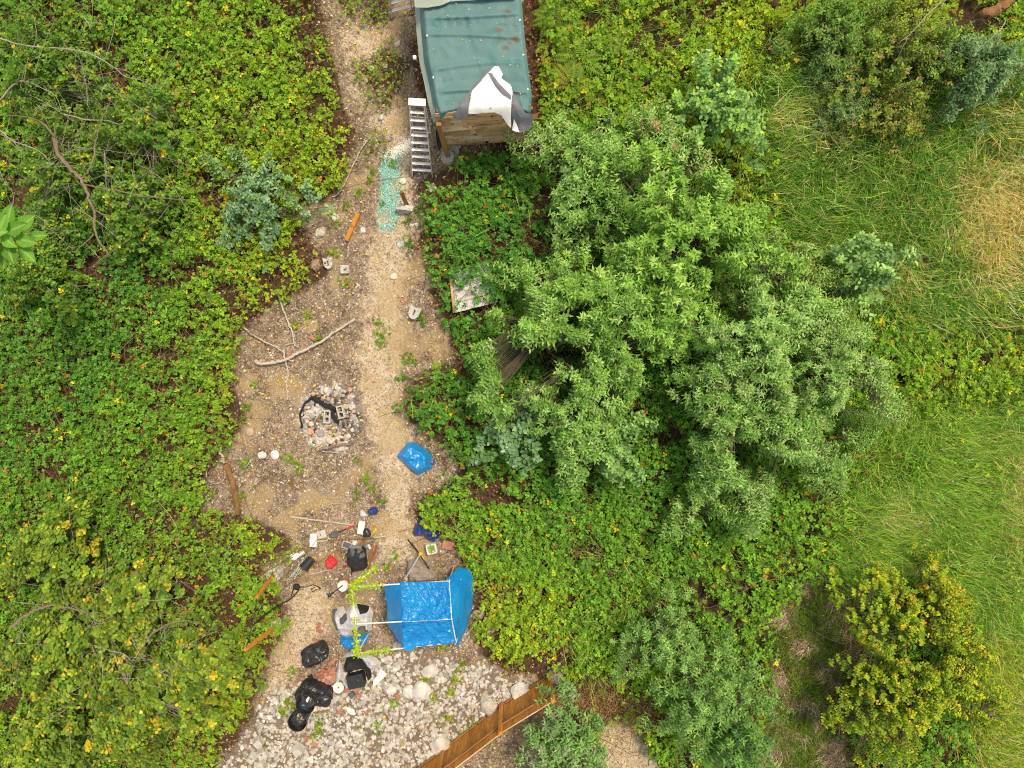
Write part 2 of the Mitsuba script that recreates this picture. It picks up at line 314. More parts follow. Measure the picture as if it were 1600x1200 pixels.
def field(polys, z=0.0, blur=0.15):
    m = np.zeros(_gx.shape)
    for p in polys: m[shapely.contains_xy(shapely.Polygon(poly_w(p, z)).buffer(0), _gx, _gy)] = 1
    m = ndimage.gaussian_filter(m, blur / GC)
    def at(x, y): return ndimage.map_coordinates(m, [(np.asarray(y) - GY0) / GC, (np.asarray(x) - GX0) / GC], order=1, mode='nearest')
    return at
veg_wide = field([CLEAR], .55, 1.1); ground_open = field([CLEAR], 0, .18); islands = field(ISLAND, .25, .12); veg_open = field([CLEAR], .55, .42)
gravel_f = field([GRAVEL], 0, .25); pale_f = field([PATHPALE, PATHPALE2], 0, .30); ash_f = field([ASHZONE], 0, .14)
grass1_f = field([GRASS1], .5, .5); grass2_f = field([GRASS2], .5, .4); grass3_f = field([GRASS3], .5, .3); bare_f = field([BARELOW], 0, .3); sandy_f = field([SANDY], 0, .15); brown_f = field([BROWNLIT], 0, .3)
dry_f = field([DRYSTRIP, DRYEDGE], .4, .4)
def warp(x, y, a=.35, s=1.1):
    return x + a * (nfbm(x, y, s, 3) - .5) * 2, y + a * (nfbm(x, y, s, 8) - .5) * 2
def relief(x, y): return .10 * (nfbm(x, y, .35, 1) - .5) + .035 * (nfbm(x, y, 2.2, 2) - .5) + .022 * (nz(x, y, 6.5, 3) - .5)

# the ground: one sheet, fine over the plot and running out to the horizon
def ground():
    ax = np.concatenate([[-900, -300, -120, -60, -36, -26], np.arange(-20, 20.01, .11), [26, 36, 60, 120, 300, 900]])
    ay = np.concatenate([[-900, -300, -120, -60, -36, -22], np.arange(-15.5, 15.51, .11), [22, 36, 60, 120, 300, 900]])
    x, y = np.meshgrid(ax, ay); wx, wy = warp(x, y, .22, 1.6)
    o = np.clip(np.maximum(ground_open(wx, wy), np.maximum(sandy_f(wx, wy), bare_f(wx, wy) * .75)), 0, 1) * (1 - .7 * islands(x, y))
    g = gravel_f(wx, wy); pl = np.maximum(pale_f(wx, wy), sandy_f(wx, wy)); a = ash_f(x, y)
    far = (np.abs(x) > 20.2) | (np.abs(y) > 15.6); o[far] = 0; g[far] = 0; pl[far] = 0; a[far] = 0
    z = relief(x, y) * np.where(far, 0, 1); z = z - .02
    uv = np.stack([.5 * o + .49 * np.clip(pl, 0, 1) * o, np.clip(g, 0, 1) * (a < .01) - a], -1).reshape(-1, 2)
    i = np.arange(x.size).reshape(x.shape); A, B, C, D = i[:-1, :-1].ravel(), i[:-1, 1:].ravel(), i[1:, 1:].ravel(), i[1:, :-1].ravel()
    return (np.stack([x, y, z], -1).reshape(-1, 3), np.vstack([np.stack([A, B, C], 1), np.stack([A, C, D], 1)])), uv
def ground_fn(p, n, uv):
    u = uv.x; a = dr.clip(-uv.y, 0, 1); g = dr.clip(uv.y, 0, 1)
    f1 = fbm(p.x * 1.7, p.y * 1.7, .5, 3); f2 = fbm(p.x * 7.0, p.y * 7.0, 1.5, 3); f3 = noise(p.x * 38, p.y * 38, 2.5); f4 = noise(p.x * 80, p.y * 80, 4.5)
    d1, d2, cr = voronoi(p.x * 14.0 + f2, p.y * 14.0)
    humus = mix((.050, .031, .020), (.13, .085, .05), f2) * (.7 + .5 * f3)
    soil = mix((.155, .108, .074), (.375, .295, .212), smoothstep(.25, .75, f1 * .5 + f2 * .5)) * (.72 + .5 * f3)
    pale = mix((.42, .325, .215), (.60, .50, .36), smoothstep(.2, .8, f2)) * (.8 + .35 * f3)
    chips = smoothstep(.72, .86, cr) * smoothstep(.42, .25, d1)
    t = u + (f1 - .5) * .28 + (f2 - .5) * .34
    c = mix(mix(humus, soil, smoothstep(.18, .42, t)), pale, smoothstep(.58, .86, t))
    c = mix(c, (.66, .61, .52), chips * smoothstep(.2, .45, t) * .55); e1, e2, er = voronoi(p.x * 27.0, p.y * 27.0 + f2); c = c * (1 - .45 * smoothstep(.70, .85, er) * smoothstep(.2, .4, u)); c = mix(c, (.62, .56, .47), smoothstep(.14, .05, er) * smoothstep(.5, .3, e1) * smoothstep(.2, .4, u) * .5)
    straw = smoothstep(.56, .72, fbm(p.x * 1.1 + 9.0, p.y * 1.1, 6.0, 3)) * smoothstep(.3, .5, u)
    c = mix(c, mix((.36, .25, .12), (.52, .40, .22), f4), straw * .55)
    c = mix(c, mix((.13, .10, .075), (.30, .25, .195), f2) * (.7 + .5 * f3), smoothstep(.3, .7, g + (f2 - .5) * .5))
    ash = mix(mix((.07, .062, .058), (.25, .225, .20), smoothstep(.3, .6, f2)), (.60, .59, .58), smoothstep(.52, .66, fbm(p.x * 4.2 + 4.0, p.y * 4.2, 8.0, 4))) * (.65 + .6 * f4)
    return mix(c, ash, smoothstep(.35, .75, a + (f2 - .5) * .4))
mat('ground_surface', proc(ground_fn), .95, specular=.15)
gm, guv = ground()
put('ground', gm, 'ground_surface', smooth=True, uv=guv, label='bare tan earth, gravel and dark soil of the whole plot', kind='structure')

# ------------------------------------------------------------------ ground cover: stones, litter, brambles, grass
def sample(r, n, x0=-20, x1=20, y0=-15, y1=15): return r.uniform(x0, x1, n), r.uniform(y0, y1, n)
def pick(r, palette, w, n): return np.array(palette)[r.choice(len(palette), n, p=np.array(w) / np.sum(w))]
PEB = [(.52, .46, .38), (.66, .61, .54), (.40, .32, .25), (.48, .35, .25), (.34, .31, .28)]
r = R(11)
x, y = sample(r, 48000, -11, 3, -13.5, 13.5); wx, wy = warp(x, y, .2, 1.6)
k = (r.random(len(x)) < ground_open(wx, wy) * (.25 + .75 * nfbm(x, y, .8, 4)) * .85) & (gravel_f(x, y) < .5)
x, y = x[k], y[k]; n = len(x); s = .012 + .024 * r.random(n) ** 2.2 + .016 * (r.random(n) < .05)
put('pebbles', stones(r, np.column_stack([x, y, relief(x, y) - .012]), s, pick(r, PEB, [3, 2, 3, 2, 1], n)), None) if 0 else None
v, f, c = stones(r, np.column_stack([x, y, relief(x, y) - .014]), s, pick(r, PEB, [3, 3, 3, 2, 1], n))
put('pebbles', (v, f), 'loose_stone', color=c, label='small pebbles scattered over the trodden earth of the clearing', cat='gravel', kind='stuff')
# pale rubble at the south end
r = R(12); x, y = sample(r, 16500, -10.5, 2.5, -15.3, -8.0); wx, wy = warp(x, y, .25, 1.3); gv = gravel_f(wx, wy)
k = r.random(len(x)) < ss(.25, .75, gv) * (.35 + .65 * ss(.30, .55, nfbm(x, y, .7, 21))); x, y = x[k], y[k]; n = len(x); s = .034 + .060 * r.random(n) ** 1.8
v, f, c = stones(r, np.column_stack([x, y, relief(x, y) - .02 + .02 * r.random(n)]), s, pick(r, [(.57, .55, .51), (.49, .47, .43), (.40, .375, .34), (.67, .66, .63), (.45, .36, .29), (.33, .32, .30)], [4, 4, 2, 2, .7, 1], n), flat=.7)
put('rubble', (v, f), 'loose_stone', color=c, label='bed of pale broken stone at the south end of the clearing', cat='rubble', kind='stuff')
# spilled teal glass chips and white powder beside the ladder
r = R(13)
TEAL = [(604, 238), (626, 232), (622, 262), (626, 285), (620, 330), (616, 358), (594, 358), (590, 340), (598, 300), (596, 262)]
tf = field([TEAL], 0, .07); x, y = sample(r, 30000, -4.6, -3.2, 4.5, 7.6); k = r.random(len(x)) < tf(x, y) * (.2 + .9 * ss(.3, .6, nfbm(x, y, 3.5, 4))) * .5; x, y = x[k], y[k]; n = len(x)
v, f, c = stones(r, np.column_stack([x, y, relief(x, y) - .012]), .009 + .014 * r.random(n), pick(r, [(.17, .47, .40), (.30, .60, .52), (.10, .36, .32), (.66, .74, .68)], [3, 3, 2, 1.2], n))
put('glass_chips', (v, f), 'loose_stone', color=c, label='spill of small teal glass chips on the path beside the ladder', cat='glass chips', kind='stuff')
WHT = [(642, 214), (648, 226), (632, 236), (618, 244), (606, 246), (604, 240), (618, 232)]
tf = field([WHT], 0, .06); x, y = sample(r, 15000, -4.2, -2.7, 6.9, 8.0); k = r.random(len(x)) < tf(x, y) * .45; x, y = x[k], y[k]; n = len(x)
v, f, c = stones(r, np.column_stack([x, y, relief(x, y) - .012]), .010 + .014 * r.random(n), pick(r, [(.84, .84, .80), (.70, .68, .62)], [3, 1], n))
put('white_chips', (v, f), 'loose_stone', color=c, label='streak of crushed white chips running from the ladder to the teal spill', cat='stone chips', kind='stuff')
# fallen leaves
r = R(14); x, y = sample(r, 30000, -14, 4, -13.5, 13.5); wx, wy = warp(x, y, .3, 1.3); o = ground_open(wx, wy)
k = r.random(len(x)) < np.where(o > .4, .30 - .2 * pale_f(x, y), .25) * (.3 + nfbm(x, y, .7, 9)); x, y = x[k], y[k]; n = len(x); a = r.uniform(0, 6.28, n)
LIT = [(.72, .46, .03), (.62, .30, .03), (.34, .15, .05), (.55, .42, .22), (.26, .16, .09), (.74, .66, .44)]
v, f, c = leaves(np.column_stack([x, y, relief(x, y) + .005 + .03 * r.random(n)]), np.column_stack([np.cos(a), np.sin(a), r.normal(0, .15, n)]), rand_up(r, n, .35), r.uniform(.045, .10, n), r.uniform(.03, .07, n), pick(r, LIT, [1.3, 1, 2.6, 2, 2.6, 1.6], n))
put('leaf_litter', (v, f), 'leaf_surface', smooth=True, color=c, label='yellow and brown fallen leaves strewn over the clearing', cat='fallen leaves', kind='stuff')
r = R(16); x, y = sample(r, 46000, -17, 8, -13.5, 13.5); o = ground_open(*warp(x, y, .3, 1.3)); k = (o < .6) & (x < 2) & (r.random(len(x)) < .25 + .75 * ss(.3, .6, nfbm(x, y, 1.0, 17))); x, y = x[k], y[k]; n = len(x); a = r.uniform(0, 6.28, n)
v, f, c = leaves(np.column_stack([x, y, .03 + .28 * r.random(n)]), np.column_stack([np.cos(a), np.sin(a), r.normal(0, .2, n)]), rand_up(r, n, .5), r.uniform(.06, .12, n), r.uniform(.04, .08, n), pick(r, [(.17, .075, .035), (.26, .14, .07), (.12, .06, .035), (.34, .21, .10), (.42, .16, .04), (.40, .30, .18)], [4, 3, 3, 2, 1, 1], n) * .75, KITE)
put('dead_leaves', (v, f), 'leaf_surface', smooth=True, color=c, label='brown dead leaves caught among the canes under the brambles', cat='dead leaves', kind='stuff')
# dead straw and thin twigs lying on the clearing
r = R(15); x, y = sample(r, 60000, -12, 3, -13.5, 13.5); wx, wy = warp(x, y, .25, 1.3)
k = r.random(len(x)) < ground_open(wx, wy) * ss(.42, .66, nfbm(x, y, .9, 31)) * .5 * (1 - .7 * pale_f(x, y)); x, y = x[k], y[k]; n = len(x); a = r.uniform(0, 6.28, n)
v, f, c = blades(r, np.column_stack([x, y, relief(x, y)]), norm(np.column_stack([np.cos(a), np.sin(a), r.uniform(.1, .9, n)])), np.column_stack([np.cos(a), np.sin(a), -.4 + 0 * a]) * .7, r.uniform(.08, .24, n), r.uniform(.008, .016, n), pick(r, [(.50, .37, .18), (.40, .27, .12), (.60, .48, .28), (.28, .26, .06)], [3, 3, 2, 1], n))
put('dry_grass', (v, f), 'leaf_surface', color=c, label='short parched grass and straw on the camp clearing', cat='dry grass', kind='stuff')

# --- brambles
YB = [(390, 60, 150, .62), (300, 150, 120, .55), (470, 180, 120, .80), (450, 290, 110, .95), (300, 780, 120, .85), (345, 560, 110, .80), (420, 430, 100, .9), (120, 150, 130, .30), (90, 520, 150, .12), (200, 560, 110, .22),
      (200, 420, 110, .12), (250, 680, 110, .5), (120, 740, 120, .38), (60, 640, 100, .15), (200, 880, 120, .22), (360, 960, 90, .55), (360, 1080, 90, .85), (420, 860, 60, .95), (200, 1060, 140, .55), (1000, 70, 110, .68), (1180, 50, 110, .85), (920, 160, 90, .55), (860, 60, 90, .55),
      (880, 240, 80, .35), (720, 320, 90, .06), (800, 390, 100, .03), (760, 250, 70, .08), (720, 560, 60, .22), (690, 640, 60, .30), (800, 620, 100, .08), (760, 720, 70, .25), (780, 820, 80, .62), (860, 990, 110, .85), (790, 1010, 60, .95),
      (1000, 860, 130, .28), (920, 770, 110, .10), (1150, 830, 120, .40), (1050, 960, 110, .35), (1300, 840, 110, .42), (1500, 560, 120, .75), (1420, 500, 90, .4), (1400, 700, 110, .45), (1560, 560, 80, .9), (1230, 650, 110, .2), (600, 110, 60, .75), (1540, 680, 80, .8)]
_yx = np.array([G(b[0], b[1], .6) for b in YB]); _yr = np.array([b[2] / 50 * .8 for b in YB]); _yv = np.array([b[3] for b in YB])
def yellow(x, y):
    d = np.exp(-((x[:, None] - _yx[None, :, 0]) ** 2 + (y[:, None] - _yx[None, :, 1]) ** 2) / (2 * _yr ** 2)) + 1e-6
    return (d * _yv).sum(1) / d.sum(1)
def bramble_colour(r, x, y, cane_rand, leaf_rand, deep):
    yv = np.clip(yellow(x, y) + (nfbm(x, y, .9, 40) - .5) * .55 + (cane_rand - .5) * .3, 0, 1)
    A, B, C, D = (np.array(q) for q in ((.062, .175, .030), (.125, .245, .026), (.215, .300, .024), (.40, .36, .025)))
    t = yv[:, None]
    c = np.where(t < .5, A + (B - A) * t * 2, B + (C - B) * (t - .5) * 2)
    q = leaf_rand[:, None]
    c = np.where(q < .005 + .045 * t * t, D, c)
    c = np.where((q > .975 - .015 * t) & (q < .985), np.array((.30, .13, .03)), c)
    c = np.where(q > .990, np.array((.55, .38, .02)), c)
    c = c * (.60 + .75 * r.random((len(x), 1)))
    return np.clip(c, .004, .8)
def bramble_height(x, y): return .22 + 1.0 * nfbm(x, y, .42, 51) + .45 * (nfbm(x, y, 1.3, 52) - .5)
def brambles(seed, n_canes, box, dens, name, label, zs=1.0, lo=.35, canes=.4, fill=.95, size=(.075, .125)):
    r = R(seed); x, y = sample(r, n_canes, *box); h = bramble_height(x, y) * zs; k = r.random(n_canes) < dens(x, y); x, y, h = x[k], y[k], h[k]; n = len(x)
    az = r.uniform(0, 6.28, n); L = r.uniform(.9, 2.0, n); m = 15
    V, f, c, q = sticks(r, np.column_stack([x, y, np.full(n, 0.0)]), az, L, r.uniform(.004, .007, n), np.zeros(n), np.zeros((n, 3)), seg=m - 1, bend=.5)
    t = np.linspace(0, 1, m); q[:, :, 2] = (h * r.uniform(lo, 1.08, n))[:, None] * (1 - (2 * t - .9) ** 2 * .55)[None]
    P = q.reshape(-1, 3) + r.normal(0, 1, (n * m, 3)) * [.12, .12, .06]; A = (np.repeat(az, m) + np.where(np.arange(n * m) % 2, 1, -1) * r.uniform(.5, 1.5, n * m)); ci = np.repeat(r.random(n), m)
    wx, wy = P[:, 0] + r.normal(0, .05, len(P)), P[:, 1] + r.normal(0, .05, len(P)); k = (r.random(len(P)) < fill * ss(.15, .75, dens(wx, wy))) & (P[:, 2] > .04)
    P, A, ci = P[k], A[k], ci[k]; P[:, 2] = np.maximum(P[:, 2], .06)
    col = bramble_colour(r, P[:, 0], P[:, 1], ci, r.random(len(P)), 0)
    v, f, c = trifoliate(r, P, A, .40, r.uniform(*size, len(P)), col)
    kk = thing(name, label, 'brambles', kind='stuff')
    put('leaf_mass', (v, f), 'leaf_surface', parent=kk, smooth=True, color=c, kind='stuff')
    k = r.random(n) < canes; idx = np.flatnonzero(k)
    qq = q[idx][:, ::2]; N, M = qq.shape[:2]; s = norm(np.cross(np.gradient(qq, axis=1), [0, 0, 1.0])); rr = r.uniform(.005, .009, (N, 1, 1))
    u = np.array([0, 0, 1.0]); VV = np.stack([qq + rr * u, qq + rr * (-.5 * u + .87 * s), qq + rr * (-.5 * u - .87 * s)], 2).reshape(N, -1, 3); fl = []
    for i in range(M - 1):
        for j in range(3):
            a, b = i * 3 + j, i * 3 + (j + 1) % 3; fl += [[a, b, b + 3], [a, b + 3, a + 3]]
    ff = (np.array(fl)[None] + (np.arange(N) * VV.shape[1])[:, None, None]).reshape(-1, 3)
    cc = np.repeat(pick(r, [(.15, .065, .04), (.20, .13, .07), (.10, .12, .025), (.28, .21, .13)], [3, 3, 2, 2], N), VV.shape[1], 0)
    a2x, a2y = sample(r, n_canes, *box); kd = r.random(n_canes) < dens(a2x, a2y) * .38; a2x, a2y = a2x[kd], a2y[kd]; nn = len(a2x)
    v3, f3, c3, _ = sticks(r, np.column_stack([a2x, a2y, .02 + .25 * r.random(nn)]), r.uniform(0, 6.28, nn), r.uniform(.4, 1.3, nn), r.uniform(.004, .008, nn), r.uniform(-.02, .15, nn), pick(r, [(.17, .09, .05), (.24, .16, .10), (.12, .07, .04), (.36, .28, .20)], [3, 2, 2, 1], nn), seg=3, bend=.6)
    v, f, c = join([(VV.reshape(-1, 3), ff, cc), (v3, f3, c3)])
    put('cane_tangle', (v, f), 'painted_soft', parent=kk, color=c, kind='stuff')
def gappy(x, y, edge=.80):
    a = nfbm(x, y, 1.15, 61); b = nz(x, y, 4.2, 62); c = nz(x, y, 2.2, 63)
    return (.30 + .70 * ss(.31, .43, a)) * (.22 + .78 * ss(.22, .40, b)) * (.45 + .55 * ss(.2, .4, c)) * (1 - edge * ss(.08, .42, veg_wide(x, y)) * ss(.44, .60, nfbm(x, y, 2.6, 64)))
def open_veg(x, y, a=.30):
    wx, wy = warp(x, y, a, 1.5); wx, wy = warp(wx, wy, .10, 5.0)
    e = np.clip(1 - veg_open(wx, wy), 0, 1)
    return ss(-.16, .16, e - (.10 + .78 * nfbm(x, y, 1.9, 44)))
def left_dens(x, y): return ss(.35, .85, open_veg(x, y)) * gappy(x, y) * (x < 1.7) * (x + .0 * y < -1.5 + 0 * x)
sheet_f = field([[(703, 428), (722, 408), (740, 404), (752, 432), (776, 462), (780, 478), (742, 490), (708, 494)]], .6, .08)
def shed_clear(x, y): return (1 - sheet_f(x, y)) *  ~((x > -2.9) & (x < .85) & (y > 7.05) & (y < 13.5))
NOT_R = lambda x, y: np.maximum.reduce([grass1_f(x, y) * (.48 + .9 * ss(.42, .60, nfbm(x, y, .75, 71))), grass2_f(x, y) * (.42 + .9 * ss(.40, .60, nfbm(x, y, .75, 72))), grass3_f(x, y), bare_f(x, y), sandy_f(x, y), brown_f(x, y) * .8])
def right_dens(x, y): return ss(.35, .85, open_veg(x, y)) * gappy(x, y, .35) * (x > -3.6) * shed_clear(x, y) * np.clip(1 - NOT_R(x, y), 0, 1)
brambles(21, 19500, (-19.5, -4.0, -14.5, 14.5), left_dens, 'bramble_thicket', 'yellow green bramble thicket filling the whole west side of the plot', zs=.9, fill=.80, size=(.062, .112))
brambles(22, 25500, (-3.9, 19.5, -14.5, 14.5), right_dens, 'bramble_thicket', 'deep green bramble thicket spreading under the willows east of the clearing')
# weeds inside the clearing
WEED = [(598, 522, 11), (592, 503, 6), (596, 538, 8), (586, 764, 8), (575, 745, 9), (455, 715, 9), (470, 730, 7), (388, 640, 8), (380, 655, 7), (445, 872, 12), (460, 858, 9), (520, 395, 9), (542, 440, 10), (478, 495, 9), (465, 510, 7), (500, 530, 8), (400, 600, 6), (630, 590, 8), (645, 560, 9),
        (640, 610, 7), (622, 640, 8), (632, 560, 6), (560, 300, 7), (585, 270, 7), (578, 283, 6), (640, 380, 9), (615, 255, 6), (660, 500, 9), (540, 320, 7), (525, 345, 6), (570, 880, 5), (605, 885, 7), (620, 870, 6), (458, 1050, 9), (450, 1095, 12), (440, 1110, 8), (500, 1130, 9), (495, 1145, 7), (630, 985, 10), (640, 1000, 8),
        (665, 1060, 9), (655, 1078, 7), (700, 1120, 8), (720, 1040, 10), (712, 1060, 9), (705, 1080, 7), (740, 1130, 10), (725, 1150, 9), (615, 1100, 9), (590, 1135, 8), (690, 1010, 9), (760, 1160, 8), (470, 1075, 7), (680, 1090, 7), (412, 1163, 4), (425, 900, 5), (560, 770, 6), (600, 780, 6), (335, 770, 5), (375, 775, 9), (385, 722, 10), (560, 720, 5), (640, 345, 8), (655, 330, 8), (600, 320, 4), (670, 300, 7), (500, 60, 8)]
def weeds():
    r = R(23); P = []
    for (a, b, s) in WEED:
        n = int(5 + s * s * .24); q = G(a, b, 0); rad = 1.35 * s / 50 * r.random(n); t = r.uniform(0, 6.28, n)
        P.append(np.column_stack([q[0] + rad * np.cos(t), q[1] + rad * np.sin(t),   .02 + .10 * r.random(n)]))
    P = np.vstack(P); w = R(24); x, y = sample(w, 4200, -11, 3, -13.5, 13.5); k = w.random(len(x)) < np.clip(ground_open(x, y), 0, 1) * ss(.55, .72, nfbm(x, y, 1.1, 77)) * (1 - pale_f(x, y)) * .7
    P = np.vstack([P, np.column_stack([x[k], y[k], .03 + .08 * w.random(k.sum())])])
    x, y = sample(w, 3800, -6.2, -2.5, 6.5, 13.5); k = w.random(len(x)) < islands(*warp(x, y, .2, 2)) * .75; P = np.vstack([P, np.column_stack([x[k], y[k], .05 + .35 * w.random(k.sum())])])
    n = len(P); col = bramble_colour(r, P[:, 0], P[:, 1], r.random(n), r.random(n), 0)
    return trifoliate(r, P, r.uniform(0, 6.28, n), .5, r.uniform(.035, .085, n), col * .8)
v, f, c = weeds()
put('weeds', (v, f), 'leaf_surface', smooth=True, color=c, label='low weeds and bramble runners sprouting across the clearing', cat='weeds', kind='stuff')

# --- grass
GREENS = [(.13, .28, .036), (.20, .35, .04), (.085, .20, .038), (.32, .41, .075), (.18, .30, .08)]
TANS = [(.55, .45, .18), (.44, .33, .12), (.62, .55, .28), (.40, .38, .07), (.46, .34, .17)]
def grass(seed, n, box, dens, name, label, hL, wW, pal, wts, tan=None, lean=(.25, .2), cat_='grass', sp=.38):
    r = R(seed); x, y = sample(r, n, *box); k = r.random(n) < dens(x, y); x, y = x[k], y[k]; m = len(x)
    tu = nfbm(x, y, 1.4, seed + 1); a = 6.28 * nfbm(x, y, .5, seed + 2, 2) * 1.5
    d0 = norm(np.column_stack([r.normal(0, sp, m) + .25 * np.cos(a), r.normal(0, sp, m) + .25 * np.sin(a), np.ones(m)]))
    ln = np.column_stack([lean[0] + .5 * np.cos(a) + r.normal(0, .42, m), lean[1] + .5 * np.sin(a) + r.normal(0, .42, m), -.35 + 0 * x])
    L = r.uniform(*hL, m) * (.6 + .8 * tu); col = pick(r, pal, wts, m) * r.uniform(.5, 1.35, (m, 1))
    if tan is not None:
        tt = tan(x, y); q = r.random(m) < tt; col[q] = pick(r, TANS, [3, 2, 2, 1, 1.2], q.sum()) * r.uniform(.8, 1.2, (q.sum(), 1))
    v, f, c = blades(r, np.column_stack([x, y, np.zeros(m)]), d0, ln * 1.1, L, r.uniform(*wW, m), np.clip(col, .01, .8))
    put(name, (v, f), 'leaf_surface', color=c, label=label, cat=cat_, kind='stuff')
tanf = lambda x, y: np.clip(.14 + .75 * dry_f(*warp(x, y, .6, .8)) + .35 * ss(.56, .7, nfbm(x, y, .6, 91)), 0, .95)
grass(31, 118000, (7, 19.5, 1, 14.5), lambda x, y: np.clip(grass1_f(*warp(x, y, .5, .8)) * 1.1, 0, 1) * (.45 + .55 * ss(.3, .5, nfbm(x, y, .8, 33))), 'tall_grass', 'tall green and straw coloured grass in the northeast of the plot', (.55, 1.5), (.020, .042), GREENS, [3, 2, 3, 1, 2], tanf)
grass(34, 125000, (9, 19.5, -9.5, .5), lambda x, y: np.clip(grass2_f(*warp(x, y, .5, .8)) * 1.1, 0, 1), 'tall_grass', 'bright green grass on the east edge between the willows and the yellow shrub', (.45, 1.15), (.018, .036), GREENS, [3, 4, 1, 2.5, .6], lambda x, y: .7 * tanf(x, y))
grass(36, 42000, (13, 19.5, -14.5, -6.5), lambda x, y: np.clip(grass3_f(x, y), 0, 1), 'tall_grass', 'yellow green grass strip in the southeast corner', (.4, .9), (.016, .03), [(.24, .36, .03), (.36, .41, .04), (.15, .30, .03)], [3, 2, 2], lambda x, y: .3 + 0 * x)
grass(37, 34000, (7, 12, -14.5, -5), lambda x, y: bare_f(x, y) * ss(.42, .56, nfbm(x, y, 1.1, 38)), 'moss_tufts', 'soft green grass tufts on the bare strip beside the yellow shrub', (.15, .4), (.012, .022), [(.10, .19, .015), (.14, .22, .015), (.07, .14, .015)], [2, 2, 1], None, cat_='grass tufts')
grass(38, 26000, (7, 12, -14.5, -5), lambda x, y: bare_f(x, y) * ss(.52, .44, nfbm(x, y, 1.1, 38)) * .8, 'dry_grass', 'pinkish dead grass matted on the bare strip left of the yellow shrub', (.2, .5), (.010, .02), [(.46, .35, .25), (.36, .25, .17), (.55, .45, .35)], [2, 2, 1], None, lean=(-.3, -.4), sp=.9, cat_='dry grass')
grass(39, 60000, (-3, 19, -14, 14), lambda x, y: ss(.35, .85, open_veg(x, y)) * shed_clear(x, y) * ss(.50, .64, nfbm(x, y, .75, 95)) * np.clip(1 - NOT_R(x, y), 0, 1) * .75, 'grass_in_brambles', 'loose grass growing up through the eastern brambles', (.8, 1.5), (.013, .024), GREENS + [(.40, .36, .12)], [3, 3, 1, 2, 1, 2], None)
grass(40, 12000, (-.5, 5, -11.5, -8.5), lambda x, y: brown_f(x, y) * .9, 'dry_grass', 'brown withered grass east of the cedar fence end', (.15, .45), (.010, .02), [(.30, .18, .10), (.38, .27, .15), (.2, .2, .04)], [2, 2, 1], None, sp=.9, cat_='dry grass')

r = R(46); x, y = sample(r, 26000, 7, 19.5, -14, 14.5); g = np.maximum.reduce([grass1_f(*warp(x, y, .5, .8)), grass2_f(*warp(x, y, .5, .8)), grass3_f(x, y)]); k = r.random(len(x)) < g * (.08 + .92 * ss(.45, .62, nfbm(x, y, .9, 47))); x, y = x[k], y[k]; n = len(x); a = r.uniform(0, 6.28, n)
v, f, c = leaves(np.column_stack([x, y, r.uniform(.25, 1.0, n)]), np.column_stack([np.cos(a), np.sin(a), r.normal(.1, .3, n)]), rand_up(r, n, .45), r.uniform(.07, .16, n), r.uniform(.03, .07, n), pick(r, [(.08, .19, .03), (.13, .26, .035), (.20, .30, .05), (.22, .15, .05), (.06, .14, .05)], [3, 3, 2, .6, 2], n) * r.uniform(.6, 1.25, (n, 1)), KITE)
put('meadow_weeds', (v, f), 'leaf_surface', smooth=True, color=c, label='broad leaved weeds mixed into the grass of the east side', cat='weeds', kind='stuff')
